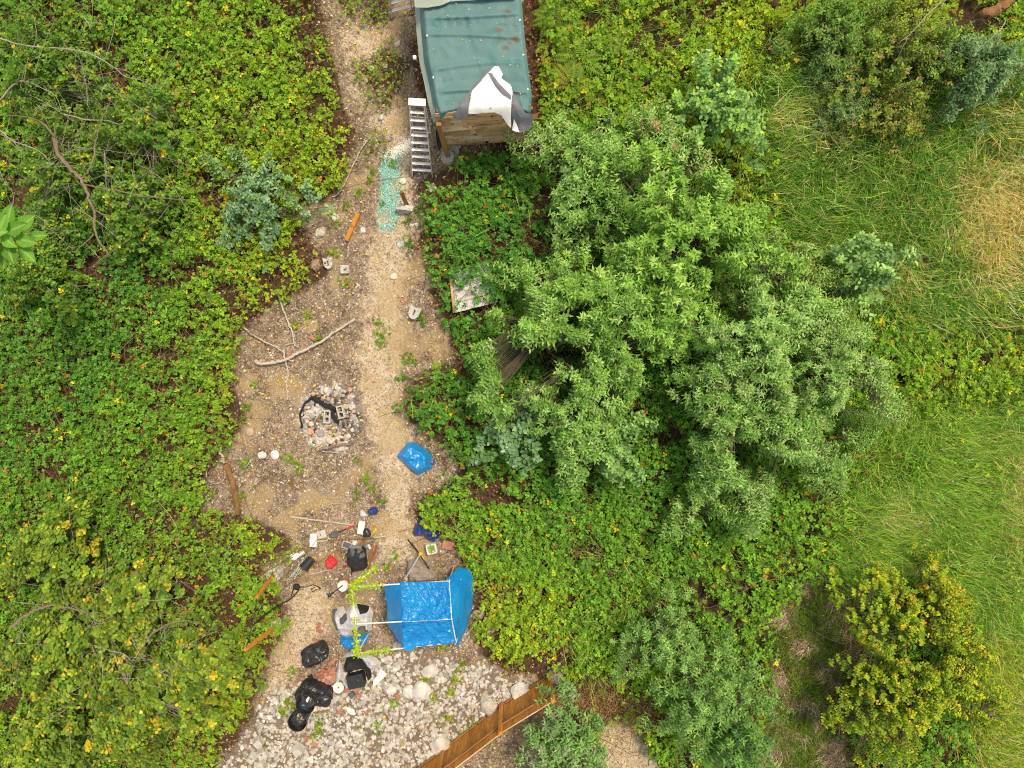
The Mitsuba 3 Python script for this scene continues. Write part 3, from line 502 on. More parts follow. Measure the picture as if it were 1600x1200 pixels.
# ------------------------------------------------------------------ shrubs and trees, each a trunk and a crown
def shrub(name, label, cat_, px, py, rad_px, ztop, zlow, kind, twigs, per, L, W, cols, wts, group=None, seed=0, bare=.0, wood=(.13, .105, .07), spread=.65, ell=1.0, rot=0.0, hole=.40, up=.9, twig_len=(.35, .75)):
    r = R(seed); zc = ztop - .35 * (ztop - zlow); cx, cy = G(px, py, zc)[:2]; rad = rad_px * (H - zc) / F
    u = np.sqrt(r.random(twigs * 3)); a = r.uniform(0, 6.28, twigs * 3); lob = 1 + .36 * np.sin(3 * a + seed) + .26 * np.sin(5 * a + 2 * seed) + .2 * np.sin(9 * a + 3 * seed)
    ex, ey = u * lob * rad * np.cos(a) * ell, u * lob * rad * np.sin(a) / ell
    tx, ty = cx + ex * math.cos(rot) - ey * math.sin(rot), cy + ex * math.sin(rot) + ey * math.cos(rot)
    k = nfbm(tx, ty, 1.0 / max(.5, rad * .45), seed + 3) > hole; tx, ty, u, a = tx[k][:twigs], ty[k][:twigs], u[k][:twigs], a[k][:twigs]; n = len(tx)
    tz = zlow + (ztop - zlow) * np.sqrt(np.clip(1 - (u * .92) ** 2, 0, 1)) * (.62 + .62 * nfbm(tx, ty, 1.7 / max(.7, rad * .5), seed + 4)) * (1 - .45 * r.random(n) ** 2.2)
    tip = np.column_stack([tx, ty, tz]); rel = tip[:, :2] - [cx, cy]
    d = norm(np.column_stack([rel / max(rad, .1) * spread + r.normal(0, .28, (n, 2)), np.full(n, up)])); tl = r.uniform(*twig_len, n); base = tip - d * tl[:, None]
    t = np.tile(np.linspace(.12, 1.0, per), (n, 1)); P = base[:, None] + (tip - base)[:, None] * t[..., None]; P = P.reshape(-1, 3)
    D = np.repeat(d, per, 0); ga = (np.arange(n * per) * 2.39996 + np.repeat(r.uniform(0, 6.28, n), per)); e1 = norm(np.cross(D, [.3, .2, .9])); e2 = np.cross(D, e1)
    rd = e1 * np.cos(ga)[:, None] + e2 * np.sin(ga)[:, None]; ld = norm(rd * 1.0 + D * r.uniform(.05, .6, (len(P), 1)) + [0, 0, -.05]); upv = norm(D * 1.0 - rd * .2 + r.normal(0, .30, (len(P), 3)) + [0, 0, .8])
    k = r.random(len(P)) > bare; tw = np.repeat(r.uniform(.72, 1.25, n) , per); tcol = np.repeat(pick(r, cols, wts, n), per, 0); mixc = np.where(r.random((len(P), 1)) < .3, pick(r, cols, wts, len(P)), tcol)
    col = np.clip(mixc * (tw * r.uniform(.85, 1.15, len(P)))[:, None], .006, .8); Ls = r.uniform(.65, 1.15, len(P)) * L * (1.12 - .35 * t.ravel())
    v, f, c = leaves(P[k], ld[k], upv[k], Ls[k], Ls[k] * W / L, col[k], LANCE if kind == 'lance' else OVAL)
    kk = thing(name, label, cat_, group)
    put('crown', (v, f), 'leaf_surface', parent=kk, smooth=True, color=c)
    parts = []; foot = np.array([cx, cy, 0.0]); nl = max(4, min(12, n // 14)); pick_i = r.choice(n, nl, replace=False); fork = np.array([cx, cy, zlow * .45 + .1])
    br = .018 + .012 * ztop
    parts.append(tube(spline([foot, foot * .5 + fork * .5 + [.04, .03, 0], fork], 4), np.linspace(br * 1.3, br, 8), 7))
    nodes = []
    for i in pick_i:
        s = spline([fork, fork * .45 + base[i] * .55 + [0, 0, .12 * ztop], base[i]], 5); parts.append(tube(s, np.linspace(br * .7, .012, len(s)), 5)); nodes.append(s)
    nodes = np.vstack(nodes); tv, tf = [], []
    dd = ((base[:, None] - nodes[None]) ** 2).sum(-1); st = nodes[dd.argmin(1)]
    for A, B, ra, rb in ((st, base, .009, .007), (base, tip, .007, .003)):
        s = norm(np.cross(B - A, [.21, .13, .97])); w = norm(np.cross(B - A, s))
        ring = lambda Q, rr: np.stack([Q + rr * s, Q - .5 * rr * s + .87 * rr * w, Q - .5 * rr * s - .87 * rr * w], 1)
        V = np.concatenate([ring(A, ra), ring(B, rb)], 1).reshape(-1, 3); f0 = np.array([[0, 1, 4], [0, 4, 3], [1, 2, 5], [1, 5, 4], [2, 0, 3], [2, 3, 5]])
        parts.append((V, (f0[None] + (np.arange(len(A)) * 6)[:, None, None]).reshape(-1, 3)))
    v, f = cat(parts); put('trunk', (v, f), 'painted_soft', parent=kk, color=np.clip(np.tile(wood, (len(v), 1)) * r.uniform(.8, 1.2, (len(v), 1)), 0, 1))
    return kk
WIL = [(.155, .285, .065), (.21, .335, .09), (.105, .22, .042), (.27, .385, .14)]; WILG = [(.14, .27, .045), (.20, .34, .06), (.09, .19, .035), (.27, .40, .10)]; ALD = [(.10, .20, .06), (.16, .28, .08), (.23, .36, .11)]
OLV = [(.15, .20, .03), (.20, .25, .04), (.10, .16, .03), (.26, .18, .07)]; YEL = [(.25, .30, .022), (.16, .25, .022), (.36, .32, .025), (.11, .19, .022)]; BLU = [(.13, .225, .12), (.19, .30, .165), (.09, .17, .075)]
shrub('willow_bush', 'grey green willow bush just southeast of the shed', 'willow', 935, 262, 103, 3.0, .9, 'lance', 587, 14, 0.160, 0.056, WIL, [3, 3, 2, 2], hole=.45, seed=101)
shrub('willow_bush', 'bright green leafy willow, northernmost of the dense central clump', 'willow', 1075, 372, 137, 4.4, 1.6, 'lance', 748, 16, 0.199, 0.072, WILG, [3, 3, 2, 1], hole=.45, seed=102)
shrub('willow_bush', 'pale willow with reddish tips on the north flank of the clump', 'willow', 1040, 245, 79, 2.8, .9, 'lance', 337, 14, 0.160, 0.056, WIL + [(.30, .19, .10)], [3, 3, 1, 2, 1], hole=.45, seed=103)
shrub('willow_bush', 'silvery willow crown on the west side of the clump', 'willow', 865, 545, 122, 3.7, 1.1, 'lance', 712, 15, 0.173, 0.062, WIL + WILG[:2], [3, 2, 2, 2, 2, 2], hole=.45, seed=104)
shrub('willow_bush', 'willow crown in the middle of the clump above the dark hollow', 'willow', 955, 470, 107, 4.2, 1.6, 'lance', 605, 15, 0.186, 0.066, WILG + WIL[:2], [3, 2, 2, 1, 2, 2], hole=.45, seed=105)
shrub('willow_bush', 'grey willow crown southwest of the dark hollow', 'willow', 905, 655, 92, 3.2, 1.0, 'lance', 480, 14, 0.173, 0.062, WIL, [3, 3, 2, 1], hole=.45, seed=106)
shrub('willow_bush', 'large silver grey willow on the east side of the dark hollow', 'willow', 1180, 540, 133, 4.3, 1.4, 'lance', 836, 16, 0.160, 0.054, WIL, [3, 3, 2, 3], hole=.45, seed=107)
shrub('willow_bush', 'silver grey willow, southeastern end of the clump', 'willow', 1190, 690, 112, 3.8, 1.1, 'lance', 712, 16, 0.160, 0.054, WIL, [3, 2, 3, 2], hole=.45, seed=108)
shrub('willow_bush', 'fine leaved pale willow, easternmost of the clump', 'willow', 1310, 585, 97, 3.9, 1.2, 'lance', 605, 16, 0.133, 0.043, WIL, [2, 3, 2, 3], hole=.45, seed=109)
shrub('willow_bush', 'green willow filling the gap between the shed side willow and the bright leafy one', 'willow', 985, 335, 70, 2.8, .7, 'lance', 220, 14, 0.156, 0.053, WILG + WIL, [2, 2, 3, 1, 2, 1, 2, 1], seed=155, hole=.45)
shrub('willow_bush', 'willow thinning out into the grass east of the clump', 'willow', 1295, 470, 78, 2.6, .6, 'lance', 202, 13, 0.144, 0.048, WIL + OLV[:2], [2, 2, 3, 1, 2, 2], seed=156, hole=.45)
shrub('willow_bush', 'low grey green willow at the southeast foot of the clump', 'willow', 1285, 705, 80, 2.4, .6, 'lance', 220, 13, 0.144, 0.048, WIL, [3, 2, 3, 1], seed=157, hole=.45)
shrub('willow_bush', 'small willow at the western foot of the clump, nearest the corrugated sheet', 'willow', 862, 450, 70, 2.4, .8, 'lance', 225, 14, 0.157, 0.056, WIL + WILG, [2, 2, 2, 1, 2, 2, 2, 1], seed=151, hole=.45)
shrub('willow_bush', 'olive willow between the bright leafy willow and the large silver grey one', 'willow', 1195, 420, 88, 3.0, .9, 'lance', 308, 14, 0.148, 0.050, WIL + [(.20, .25, .06)], [2, 2, 2, 1, 4], seed=152, hole=.45)
shrub('willow_bush', 'low green willow on the north side of the dark hollow', 'willow', 1085, 500, 70, 3.0, 1.0, 'lance', 237, 14, 0.167, 0.059, WILG, [2, 2, 3, 1], seed=153, hole=.45)
shrub('willow_bush', 'ragged willow closing the south side of the clump', 'willow', 1120, 770, 74, 2.6, .8, 'lance', 237, 14, 0.157, 0.053, WIL + WILG, [2, 2, 2, 1, 2, 2, 2, 1], seed=154, hole=.45)
shrub('alder_sapling', 'broad leaved sapling in the thicket north of the willows', 'sapling', 1128, 165, 78, 2.9, .9, 'oval', 190, 12, .18, .10, ALD + [(.22, .38, .06)], [3, 3, 2, 2], seed=110, hole=.42)
shrub('alder_sapling', 'bluish broad leaved sapling at the southwest foot of the willows', 'sapling', 800, 690, 52, 2.2, .7, 'oval', 95, 12, .20, .13, BLU + ALD[:1], [3, 2, 2, 2], seed=111)
shrub('alder_sapling', 'broad leaved sapling south of the dark hollow', 'sapling', 962, 705, 58, 2.7, .8, 'oval', 120, 13, .17, .09, ALD, [3, 2, 2], seed=112)
shrub('alder_sapling', 'young sapling with light green top standing in the eastern grass', 'sapling', 1362, 420, 62, 3.2, .9, 'oval', 95, 12, .20, .10, [(.24, .38, .12), (.15, .26, .08), (.10, .19, .07)], [3, 3, 2], seed=113, hole=.45)
shrub('blue_green_shrub', 'bluish green shrub beside the sand heap west of the path', 'shrub', 398, 308, 76, 1.7, .5, 'oval', 190, 11, .15, .08, BLU + ALD[1:2], [3, 3, 2, 2], seed=114, hole=.40)
shrub('yellow_shrub', 'large yellowing shrub in the southeast corner', 'shrub', 1440, 1065, 132, 3.0, .6, 'oval', 1050, 15, .10, .068, YEL, [4, 4, 1.4, 3], seed=115, hole=.30, twig_len=(.3, .6))
shrub('yellow_shrub', 'golden tipped shrub behind the large yellowing shrub', 'shrub', 1475, 945, 62, 2.4, .6, 'oval', 190, 14, .10, .065, YEL + [(.36, .24, .04)], [4, 4, 2, 2, .6], seed=116)
shrub('olive_shrub', 'olive shrub with rusty leaves in the northeast thicket', 'shrub', 1405, 90, 82, 2.4, .6, 'oval', 300, 14, .12, .062, OLV + [(.10, .18, .03)], [3, 2, 2, 1, 3], seed=117)
shrub('olive_shrub', 'green leafy shrub at the top frame edge of the northeast thicket', 'shrub', 1330, 28, 62, 2.3, .5, 'oval', 230, 14, .11, .06, [(.12, .23, .04), (.17, .28, .05), (.09, .17, .03)], [3, 2, 2], seed=125, hole=.36)
shrub('olive_shrub', 'mid green shrub right of the rusty leaved olive shrub', 'shrub', 1480, 70, 62, 2.3, .5, 'oval', 230, 14, .11, .06, [(.13, .22, .04), (.18, .27, .05), (.10, .17, .03), (.24, .20, .06)], [3, 2, 2, 1], seed=126, hole=.36)
shrub('olive_shrub', 'grey green weedy shrub west of the brown tinged shrub', 'shrub', 1325, 165, 58, 1.7, .4, 'lance', 190, 14, .12, .036, [(.12, .20, .07), (.17, .25, .09), (.09, .15, .05)], [3, 2, 2], seed=127, hole=.42)
shrub('olive_shrub', 'brown tinged shrub in the grass below the northeast thicket', 'shrub', 1405, 180, 60, 1.9, .5, 'oval', 170, 13, .10, .05, OLV, [3, 3, 1, 2], seed=118)
shrub('olive_shrub', 'dark fine leaved shrub between the brambles and the northeast thicket', 'shrub', 1310, 65, 62, 2.1, .5, 'lance', 300, 11, 0.162, 0.062, [(.09, .18, .05), (.13, .22, .06), (.17, .21, .05)], [2, 2, 1], seed=119)
shrub('blue_green_shrub', 'dark bluish bush in the northeast corner', 'shrub', 1545, 105, 66, 2.8, .7, 'lance', 360, 11, 0.162, 0.056, [(.12, .21, .09), (.17, .27, .12), (.09, .17, .06)], [2, 2, 2], seed=120)
shrub('willow_sapling', 'slender leaved sapling at the south edge, left of the bare strip', 'sapling', 1105, 1090, 98, 3.6, .8, 'lance', 230, 20, .17, .055, [(.13, .24, .06), (.19, .31, .08), (.09, .18, .045)], [3, 2, 2], seed=121, hole=.34)
shrub('willow_sapling', 'dark leaved sapling right of the cedar fence', 'sapling', 885, 1180, 72, 2.9, .7, 'lance', 190, 18, .19, .065, [(.12, .225, .065), (.17, .29, .085), (.22, .29, .15)], [3, 2, 1], seed=122)
shrub('willow_sapling', 'grey green sapling above the sandy patch', 'sapling', 1040, 1010, 72, 2.7, .7, 'lance', 190, 20, .13, .042, WIL + ALD[:2], [2, 2, 2, 1, 3, 3], seed=123)
shrub('willow_sapling', 'loose leaved sapling at the southern frame edge east of the sandy patch', 'sapling', 1170, 1175, 58, 3.3, .7, 'lance', 110, 16, .18, .06, [(.10, .22, .05), (.15, .27, .06), (.06, .13, .05)], [3, 2, 2], seed=124)
# round leaved hazel-like shrubs in the southwest, small leaved ones in the northwest
HZL = [(.13, .205, .028), (.185, .25, .03), (.09, .165, .025), (.42, .33, .03)]; DRK = [(.07, .155, .025), (.11, .20, .028), (.145, .22, .032), (.42, .34, .02)]
for i, (a, b, q, lab) in enumerate([(70, 870, 72, 'olive round leaved shrub at the west edge, upper of the southwest group'), (75, 1040, 88, 'olive round leaved shrub at the west edge, lower of the southwest group'), (185, 945, 70, 'round leaved shrub with yellow leaves in the middle of the southwest group'),
                                     (205, 1120, 90, 'round leaved shrub at the southern frame edge of the southwest group'), (310, 1050, 60, 'twiggy round leaved shrub nearest the leaning posts'), (60, 1170, 60, 'olive shrub filling the southwest corner')]):
    shrub('hazel_shrub', lab, 'shrub', a, b, q, 2.5, .7, 'oval', int(q * 3.6), 13, .15, .125, HZL, [4, 3, 3, .8], seed=130 + i, bare=.0, wood=(.30, .26, .20), hole=.38, twig_len=(.35, .7))
for i, (a, b, q, lab) in enumerate([(60, 100, 80, 'small leaved shrub in the northwest corner with pale bare twigs'), (90, 255, 78, 'dark small leaved shrub above the leaning mossy branch'), (60, 420, 66, 'deep green shrub under the big glossy leaves'), (205, 190, 66, 'twiggy shrub in the northwest bramble'), (190, 330, 60, 'small leaved shrub right of the leaning mossy branch')]):
    shrub('twiggy_shrub', lab, 'shrub', a, b, q, 2.2, .6, 'oval', int(q * 3.6), 14, .125, .09, DRK, [3, 3, 2, .35], seed=140 + i, bare=.0, wood=(.30, .26, .20), hole=.38, twig_len=(.35, .7))
# the young tree with very large glossy leaves that leans in from the west edge
def big_leaf_tree():
    kk = thing('large_leaf_sapling', 'tall sapling with huge glossy green leaves leaning in at the west edge', 'sapling'); c = G(5, 368, 6.2); r = R(150)
    foot = np.array([-16.4, 5.0, 0]); s = spline([foot, foot * .6 + c * .4 + [-.3, 0, .9], c], 10); put('trunk', tube(s, np.linspace(.075, .022, len(s)), 8), 'bark', parent=kk, smooth=True)
    tt, cc_ = np.linspace(0, 1, 11), np.linspace(-1, 1, 9); hw = .46 * np.sin(np.pi * tt ** .72) ** .85 * (1 - .25 * tt); hw[0] = .03; hw[-1] = .004
    tpl = np.array([[t_, q_ * w_, .10 * abs(q_) ** 1.3 - .17 * t_ * t_ + .02 * math.sin(t_ * 22) * abs(q_)] for t_, w_ in zip(tt, hw) for q_ in cc_]); fc = np.vstack([[[a_ * 9 + b_, (a_ + 1) * 9 + b_ + 1, a_ * 9 + b_ + 1], [a_ * 9 + b_, (a_ + 1) * 9 + b_, (a_ + 1) * 9 + b_ + 1]] for a_ in range(10) for b_ in range(8)])
    for i in range(22):
        a = i * 2.39996; ring = i / 22; el = .9 - 1.1 * ring; b = c + [0, 0, .25 - .6 * ring]
        d = norm(np.array([math.cos(a) * math.cos(el * .5), math.sin(a) * math.cos(el * .5), math.sin(el * .5)])); pet = b + d * (.08 + .30 * ring); L = .24 + .30 * math.sin(.5 + 2.1 * ring)
        v, f, cc = leaves(pet[None], d[None], np.array([[r.normal(0, .2), r.normal(0, .2), 1]]), np.array([L]), np.array([L * .72]), np.array([[.11, .25, .035]]) * r.uniform(.6, 1.25), (tpl, fc))
        cc = cc.copy(); cc[4::9] = cc[4::9] * .5 + np.array([.32, .40, .16]) * .5
        lk = put('leaf', (v, f), 'leaf_surface', parent=kk, smooth=True, color=cc)
        put('petiole', tube([b, (b + pet) / 2 + [0, 0, .02], pet + d * L * .06], [.011, .010, .008], 6), 'painted_soft', parent=lk, color=np.tile((.30, .17, .07), (20 if 0 else 18, 1)))
big_leaf_tree()
r = R(160); n = 420; a = r.uniform(0, 6.28, n); k = r.random(n) < .55; q = np.where(k[:, None], np.array([140, 230]) + r.normal(0, 1, (n, 2)) * [95, 90], np.array([170, 1000]) + r.normal(0, 1, (n, 2)) * [95, 85]); P = np.array([G(u[0], u[1], 1.8) for u in q]); P[:, 2] = r.uniform(1.2, 2.1, n); k = (q[:, 0] > 5) & (q[:, 0] < 340); P, a = P[k], a[k]; n = len(P)
v, f, c, _ = sticks(r, P, a, r.uniform(.5, 1.7, n), r.uniform(.004, .010, n), r.uniform(-.1, .25, n), pick(r, [(.42, .38, .32), (.30, .25, .19), (.50, .46, .40)], [3, 3, 1], n), seg=4, bend=.5)
put('bare_twigs', (v, f), 'painted_soft', color=c, label='fine pale bare twigs straggling over the western shrubs', cat='twigs', kind='stuff')
# ferns and the spiky rosette
def fern(px, py, label, seed, n=9, L=.8, col=(.12, .21, .03)):
    r = R(seed); c = G(px, py, .5); c[2] = .35; kk = thing('fern', label, 'fern'); 
    for i in range(n):
        a = i * 6.283 / n + r.normal(0, .2); l = L * r.uniform(.75, 1.15); t = np.linspace(0, 1, 17); m = c + np.stack([np.cos(a) * t * l, np.sin(a) * t * l, .55 * l * (t * 1.5 - 1.45 * t * t)], 1)
        d = np.array([math.cos(a), math.sin(a), 0]); s = np.array([-math.sin(a), math.cos(a), 0]); B, D, LL = [], [], []
        for j in range(2, 17):
            for q in (-1, 1): B.append(m[j]); D.append(s * q + d * .35 + [0, 0, -.12]); LL.append(.21 * l * math.sin(math.pi * (.12 + .86 * t[j])) + .02)
        LL = np.array(LL); v, f, cc = leaves(np.array(B), np.array(D), np.tile([0, 0, 1.0], (len(B), 1)), LL, LL * .26 + .008, np.tile(np.array(col) * r.uniform(.75, 1.2), (len(B), 1)), LANCE)
        w = tube(m, np.linspace(.008, .003, 17), 4); v, f, cc = join([(v, f, cc), (w[0], w[1], np.tile((.20, .20, .06), (len(w[0]), 1)))])
        put('frond', (v, f), 'leaf_surface', parent=kk, color=cc)
fern(868, 28, 'fern right of the top of the shed tarp', 161); fern(905, 92, 'large fern in the brambles east of the shed', 162, 10, .95); fern(893, 130, 'olive fern below the large fern east of the shed', 163, 9, .8, (.17, .21, .03)); fern(955, 62, 'fern farthest east of those beside the shed', 164, 8, .7); fern(1395, 935, 'fern at the top left of the yellowing shrub', 165, 9, .9, (.12, .24, .03))
def rosette():
    r = R(170); c = G(1046, 196, 1.3); c[2] = 1.1; n = 24; a = np.arange(n) * 2.39996; el = np.linspace(.9, .05, n)
    kk = thing('spiky_plant', 'dark spiky rosette plant standing in the brambles north of the willows', 'plant')
    for i in range(n):
        d = np.array([math.cos(a[i]) * math.cos(el[i]), math.sin(a[i]) * math.cos(el[i]), math.sin(el[i])]); v, f, cc = leaves(c[None], d[None], np.array([[0, 0, 1.0]]), np.array([r.uniform(.42, .62)]), np.array([.055]), np.array([[.07, .14, .05]]) * r.uniform(.8, 1.3), LANCE)
        put('leaf', (v, f), 'leaf_surface', parent=kk, color=cc)
    w = tube([[c[0], c[1], 0], [c[0] + .02, c[1], .6], c], [.02, .018, .014], 6); put('stem', w, 'painted_soft', parent=kk, color=np.tile((.12, .16, .05), (len(w[0]), 1)))
rosette()

# ------------------------------------------------------------------ the shed
def plank_uv(v, L, along=0, across=1, tone=0, off=0.0):
    return np.column_stack([v[:, along] + off, np.clip(v[:, across] + .37 * v[:, 2 if across != 2 else 1], -4.5, 4.5) + 5.0 + 10 * tone])
def board(L, W, th, tone, seed, c=.004, warpz=0.0):
    "a board along x; returns a finished ply dict"
    v, f = cbox(L, W, th, c, .0015, seed); u = plank_uv(v, L, 0, 1, tone, 3.7 * seed)
    return mikit.ply((v, f), 'wood', uv=u)
ROT = 5.0; SC = np.array([-2.08, 7.31]); ca, sa = math.cos(math.radians(ROT)), math.sin(math.radians(ROT))
def SW(x, y, z): return np.array([SC[0] + ca * x - sa * y, SC[1] + sa * x + ca * y, z])   # shed frame: x along the front wall, y to the back
shed = thing('shed', 'scrap wood shed on concrete footings under a sagging teal tarp roof', 'shed')
def shed_box(sx, sy, sz, x, y, z, tone, name, seed=0, rx=0.0, ry=0.0, parent=None, lab=None):
    v, f = cbox(sx, sy, sz, .004, .0015, seed); big = int(np.argmax([sx, sy, sz])); other = [i for i in range(3) if i != big]
    u = np.column_stack([v[:, big] + 1.7 * seed, np.clip(v[:, other[0]] + .4 * v[:, other[1]], -4.5, 4.5) + 5 + 10 * tone])
    return put(name, mikit.ply((v, f), 'wood', uv=u), None, parent=parent or shed, at=xf(SW(x, y, z), ROT, 1.0, rx, ry), label=lab)
W0, D0, Z0, Z1 = 2.58, 4.4, .42, 3.02
v, f = cbox(W0 - .10, D0 - .10, Z1 - Z0 - .02, .01); put('core_panel', (v, f), 'bark', parent=shed, at=xf(SW(W0 / 2, D0 / 2, (Z0 + Z1) / 2), ROT))
r = R(201); rows = 14; rh = (Z1 - Z0) / rows
for i in range(rows):
    cuts = np.sort(r.uniform(.2, W0 - .2, r.integers(2, 5))); xs = [0.0, *cuts, W0 + r.uniform(-.02, .10)]
    for a, b in zip(xs[:-1], xs[1:]):
        if b - a < .12 or (i in (rows - 1, rows - 2) and r.random() < .35 and b - a < .8): continue
        shed_box(b - a - .006, .022, rh * r.uniform(.74, 1.02), (a + b) / 2, -.004 - .034 * r.random(), Z0 + r.normal(0, .008) + (i + .5) * rh, int(r.choice([1, 4, 2, 1, 0, 5, 1], p=[.3, .24, .12, .1, .08, .06, .1])), 'plank', 2000 + i * 7 + int(a * 10), rx=-8.0 + r.normal(0, 3.0), ry=r.normal(0, .9))
for j, (x, z, sx, sz) in enumerate([(.30, 2.80, .30, .10), (1.02, 2.62, .26, .26), (1.30, 2.86, .34, .08), (1.22, 1.85, .30, .30), (2.08, 2.75, .10, .16), (2.2, 2.2, .45, .12), (.95, 1.6, .14, .40)]):
    shed_box(sx, .024, sz, x, -.050, z, [1, 2, 4, 2, 1, 0, 4][j], 'patch_board', 2200 + j)
for s, nm in ((0, 'side_board'), (1, 'side_board')):
    for i in range(12): shed_box(.022, D0 + .02, .19, -.012 if s == 0 else W0 + .012, D0 / 2, Z0 + .1 + .2 * i, [1, 2, 4, 6][int(r.integers(4))], nm, 2300 + 20 * s + i)
for i in range(13): shed_box(W0, .022, .19, W0 / 2, D0 + .012, Z0 + .1 + .2 * i, [1, 2, 4, 6][int(r.integers(4))], 'back_board', 2350 + i)
for x, y in ((.06, -.245), (W0 + .0, -.02), (.03, D0 + .05), (W0 + .0, D0 + .05)): shed_box(.14, .09, Z1 - .20, x, y, (Z1 - .04) / 2, 6, 'corner_post', 2400 + int(x * 10 + y * 3))
def footing(name, p, parent, hgt=.30, rad=.21, label=None, cat_=None, group=None):
    prof = [(.001, 0), (rad, 0), (rad * 1.02, hgt * .5), (rad, hgt), (rad * .92, hgt + .004), (rad * .86, hgt - .03), (.001, hgt - .035)]
    m = lathe(prof, 26); rr = R(int(abs(p[0]) * 100)); v = m[0] + rr.normal(0, .005, m[0].shape)
    return put(name, (v, m[1]), 'concrete', parent=parent, smooth=40, at=xf(p), label=label, cat=cat_, group=group)
for x, y in ((.06, -.255), (W0 + .03, -.02), (-.05, D0 + .05), (W0 + .05, D0 + .05)): footing('footing', SW(x, y, -.02), shed, .26)
# the roof tarp
def rx_at(t, tab): return np.interp(t, [p[1] for p in tab], [p[0] for p in tab])
def roof_sheet():
    LB = [(640, -140), (645, -40), (648, 8), (650, 40), (655, 95), (664, 135), (669, 162), (677, 190)]; RB = [(806, -140), (812, -40), (815, 0), (820, 60), (826, 110), (831, 150), (829, 176), (826, 184)]
    nu, nv = 96, 150; V = np.zeros((nv, nu, 3)); us = np.linspace(0, 1, nu)
    for j, t in enumerate(np.linspace(0, 1, nv)):
        pl = 190 - 330 * t; pr = 184 - 324 * t; xl, xr = rx_at(pl, LB), rx_at(pr, RB)
        px = xl + (xr - xl) * us; py = pl + (pr - pl) * us - 12 * np.sin(np.pi * np.clip(us, 0, 1)) * (1 - t) ** 3
        z = 3.10 - .42 * ss(.095, .03, us) - .08 * ss(.03, .0, us) - .16 * ss(.972, 1.0, us) + .03 * (1 - t)
        for rp, am in ((.13, .09), (.25, .05), (.40, .07), (.50, .08), (.62, .07), (.73, .07), (.86, .07)):
            z = z + am * np.exp(-((t - rp - .012 * np.sin(us * 3 + rp * 20)) / .011) ** 2) * ss(.05, .2, us) * ss(1, .9, us)
            z = z - am * .5 * np.exp(-((t - rp - .035) / .03) ** 2) * ss(.05, .2, us) * ss(1, .9, us)
        z = z - .30 * ss(.035, .0, t) * (.4 + .6 * np.abs(np.sin(us * 9)))
        z = z - .06 * ss(.12, .0, t)
        gx, gy = (px - 800) / 52.0, (600 - py) / 52.0
        z = z + .060 * (ridged(gx, gy * .6, 1.1, 7) - .5) + .032 * (ridged(gx * 1.4 + .4 * gy, gy, 3.0, 9) - .5) + .05 * ss(.25, .03, us) * (ridged(gx * .5, gy, 2.6, 14) - .6) + .04 * ss(.12, 0, t) * (ridged(gx, gy * .3, 5, 17) - .5)
        z = z + .022 * np.sin(us * 70 + 3 * np.sin(t * 9)) * np.exp(-((t - .50 + .03) / .02) ** 2) * ss(.1, .25, us) * ss(.7, .5, us) + .02 * np.sin(us * 95) * np.exp(-((t - .885) / .025) ** 2)
        V[j] = np.stack([(px - 800) * (H - z) / F, (600 - py) * (H - z) / F, z], 1)
    return V
V = roof_sheet(); nv, nu = V.shape[:2]; ix = np.arange(nu * nv).reshape(nv, nu)
def quads(i): 
    a, b, c, d = i[:-1, :-1].ravel(), i[:-1, 1:].ravel(), i[1:, 1:].ravel(), i[1:, :-1].ravel(); return np.vstack([np.stack([a, b, c], 1), np.stack([a, c, d], 1)])
hem_n = 4
def sub(V, a, b):
    S = V[:, a:b]; i = np.arange(S.shape[0] * S.shape[1]).reshape(S.shape[:2]); return solid(S.reshape(-1, 3), quads(i), .006)
put('roof_tarp', sub(V, hem_n, nu), 'teal_tarp', parent=shed, smooth=50, label='teal tarp stretched over the roof, stained on its east side')
put('tarp_hem', sub(V, 0, hem_n + 1), 'tarp_hem', parent=shed, smooth=50, label='pale green border of the tarp hanging along the west side')
k2 = drape([(641, -120), (648, 12), (668, 12), (690, 8), (704, 2), (760, 0), (806, -2), (806, -120)], lambda x, y, e: 3.20 + .05 * crumple(x, y, 1.6, 31) + .06 * ss(0, .3, e), .06, 3.2, .006, 3)
put('folded_tarp', k2, 'tarp_hem', parent=shed, smooth=40, label='pale folded back tarp across the top of the roof')
for i, (jj, side) in enumerate([(20, 1), (45, 1), (70, 1), (95, 1), (30, 0), (60, 0)]):
    put('tarp_clip', cbox(.05, .035, .02, .006), 'white_plastic', parent=shed, at=xf(V[jj, nu - 4 if side else 9] + [0, 0, .012], 20 * i))
q = G(648, 90, 2.78); put('wood_block', mikit.ply(cbox(.09, .09, .09, .01), 'white_plastic'), None, parent=shed, at=xf(q, 5))
r = R(206); n = 60; jj, ii = r.integers(8, V.shape[0] - 30, n), (6 + (V.shape[1] - 12) * r.random(n) ** .6).astype(int); a = r.uniform(0, 6.28, n); Lf = r.uniform(.03, .07, n)
v, f, c = leaves(V[jj, ii] + [0, 0, .012], np.column_stack([np.cos(a), np.sin(a), 0 * a]), rand_up(r, n, .2), Lf, Lf * .6, pick(r, [(.45, .40, .05), (.3, .16, .06), (.5, .42, .28)], [1, 2, 2], n), KITE); put('fallen_leaves', (v, f), 'leaf_surface', color=c, label='few dry leaves lying on the teal roof tarp', cat='leaves', kind='stuff')
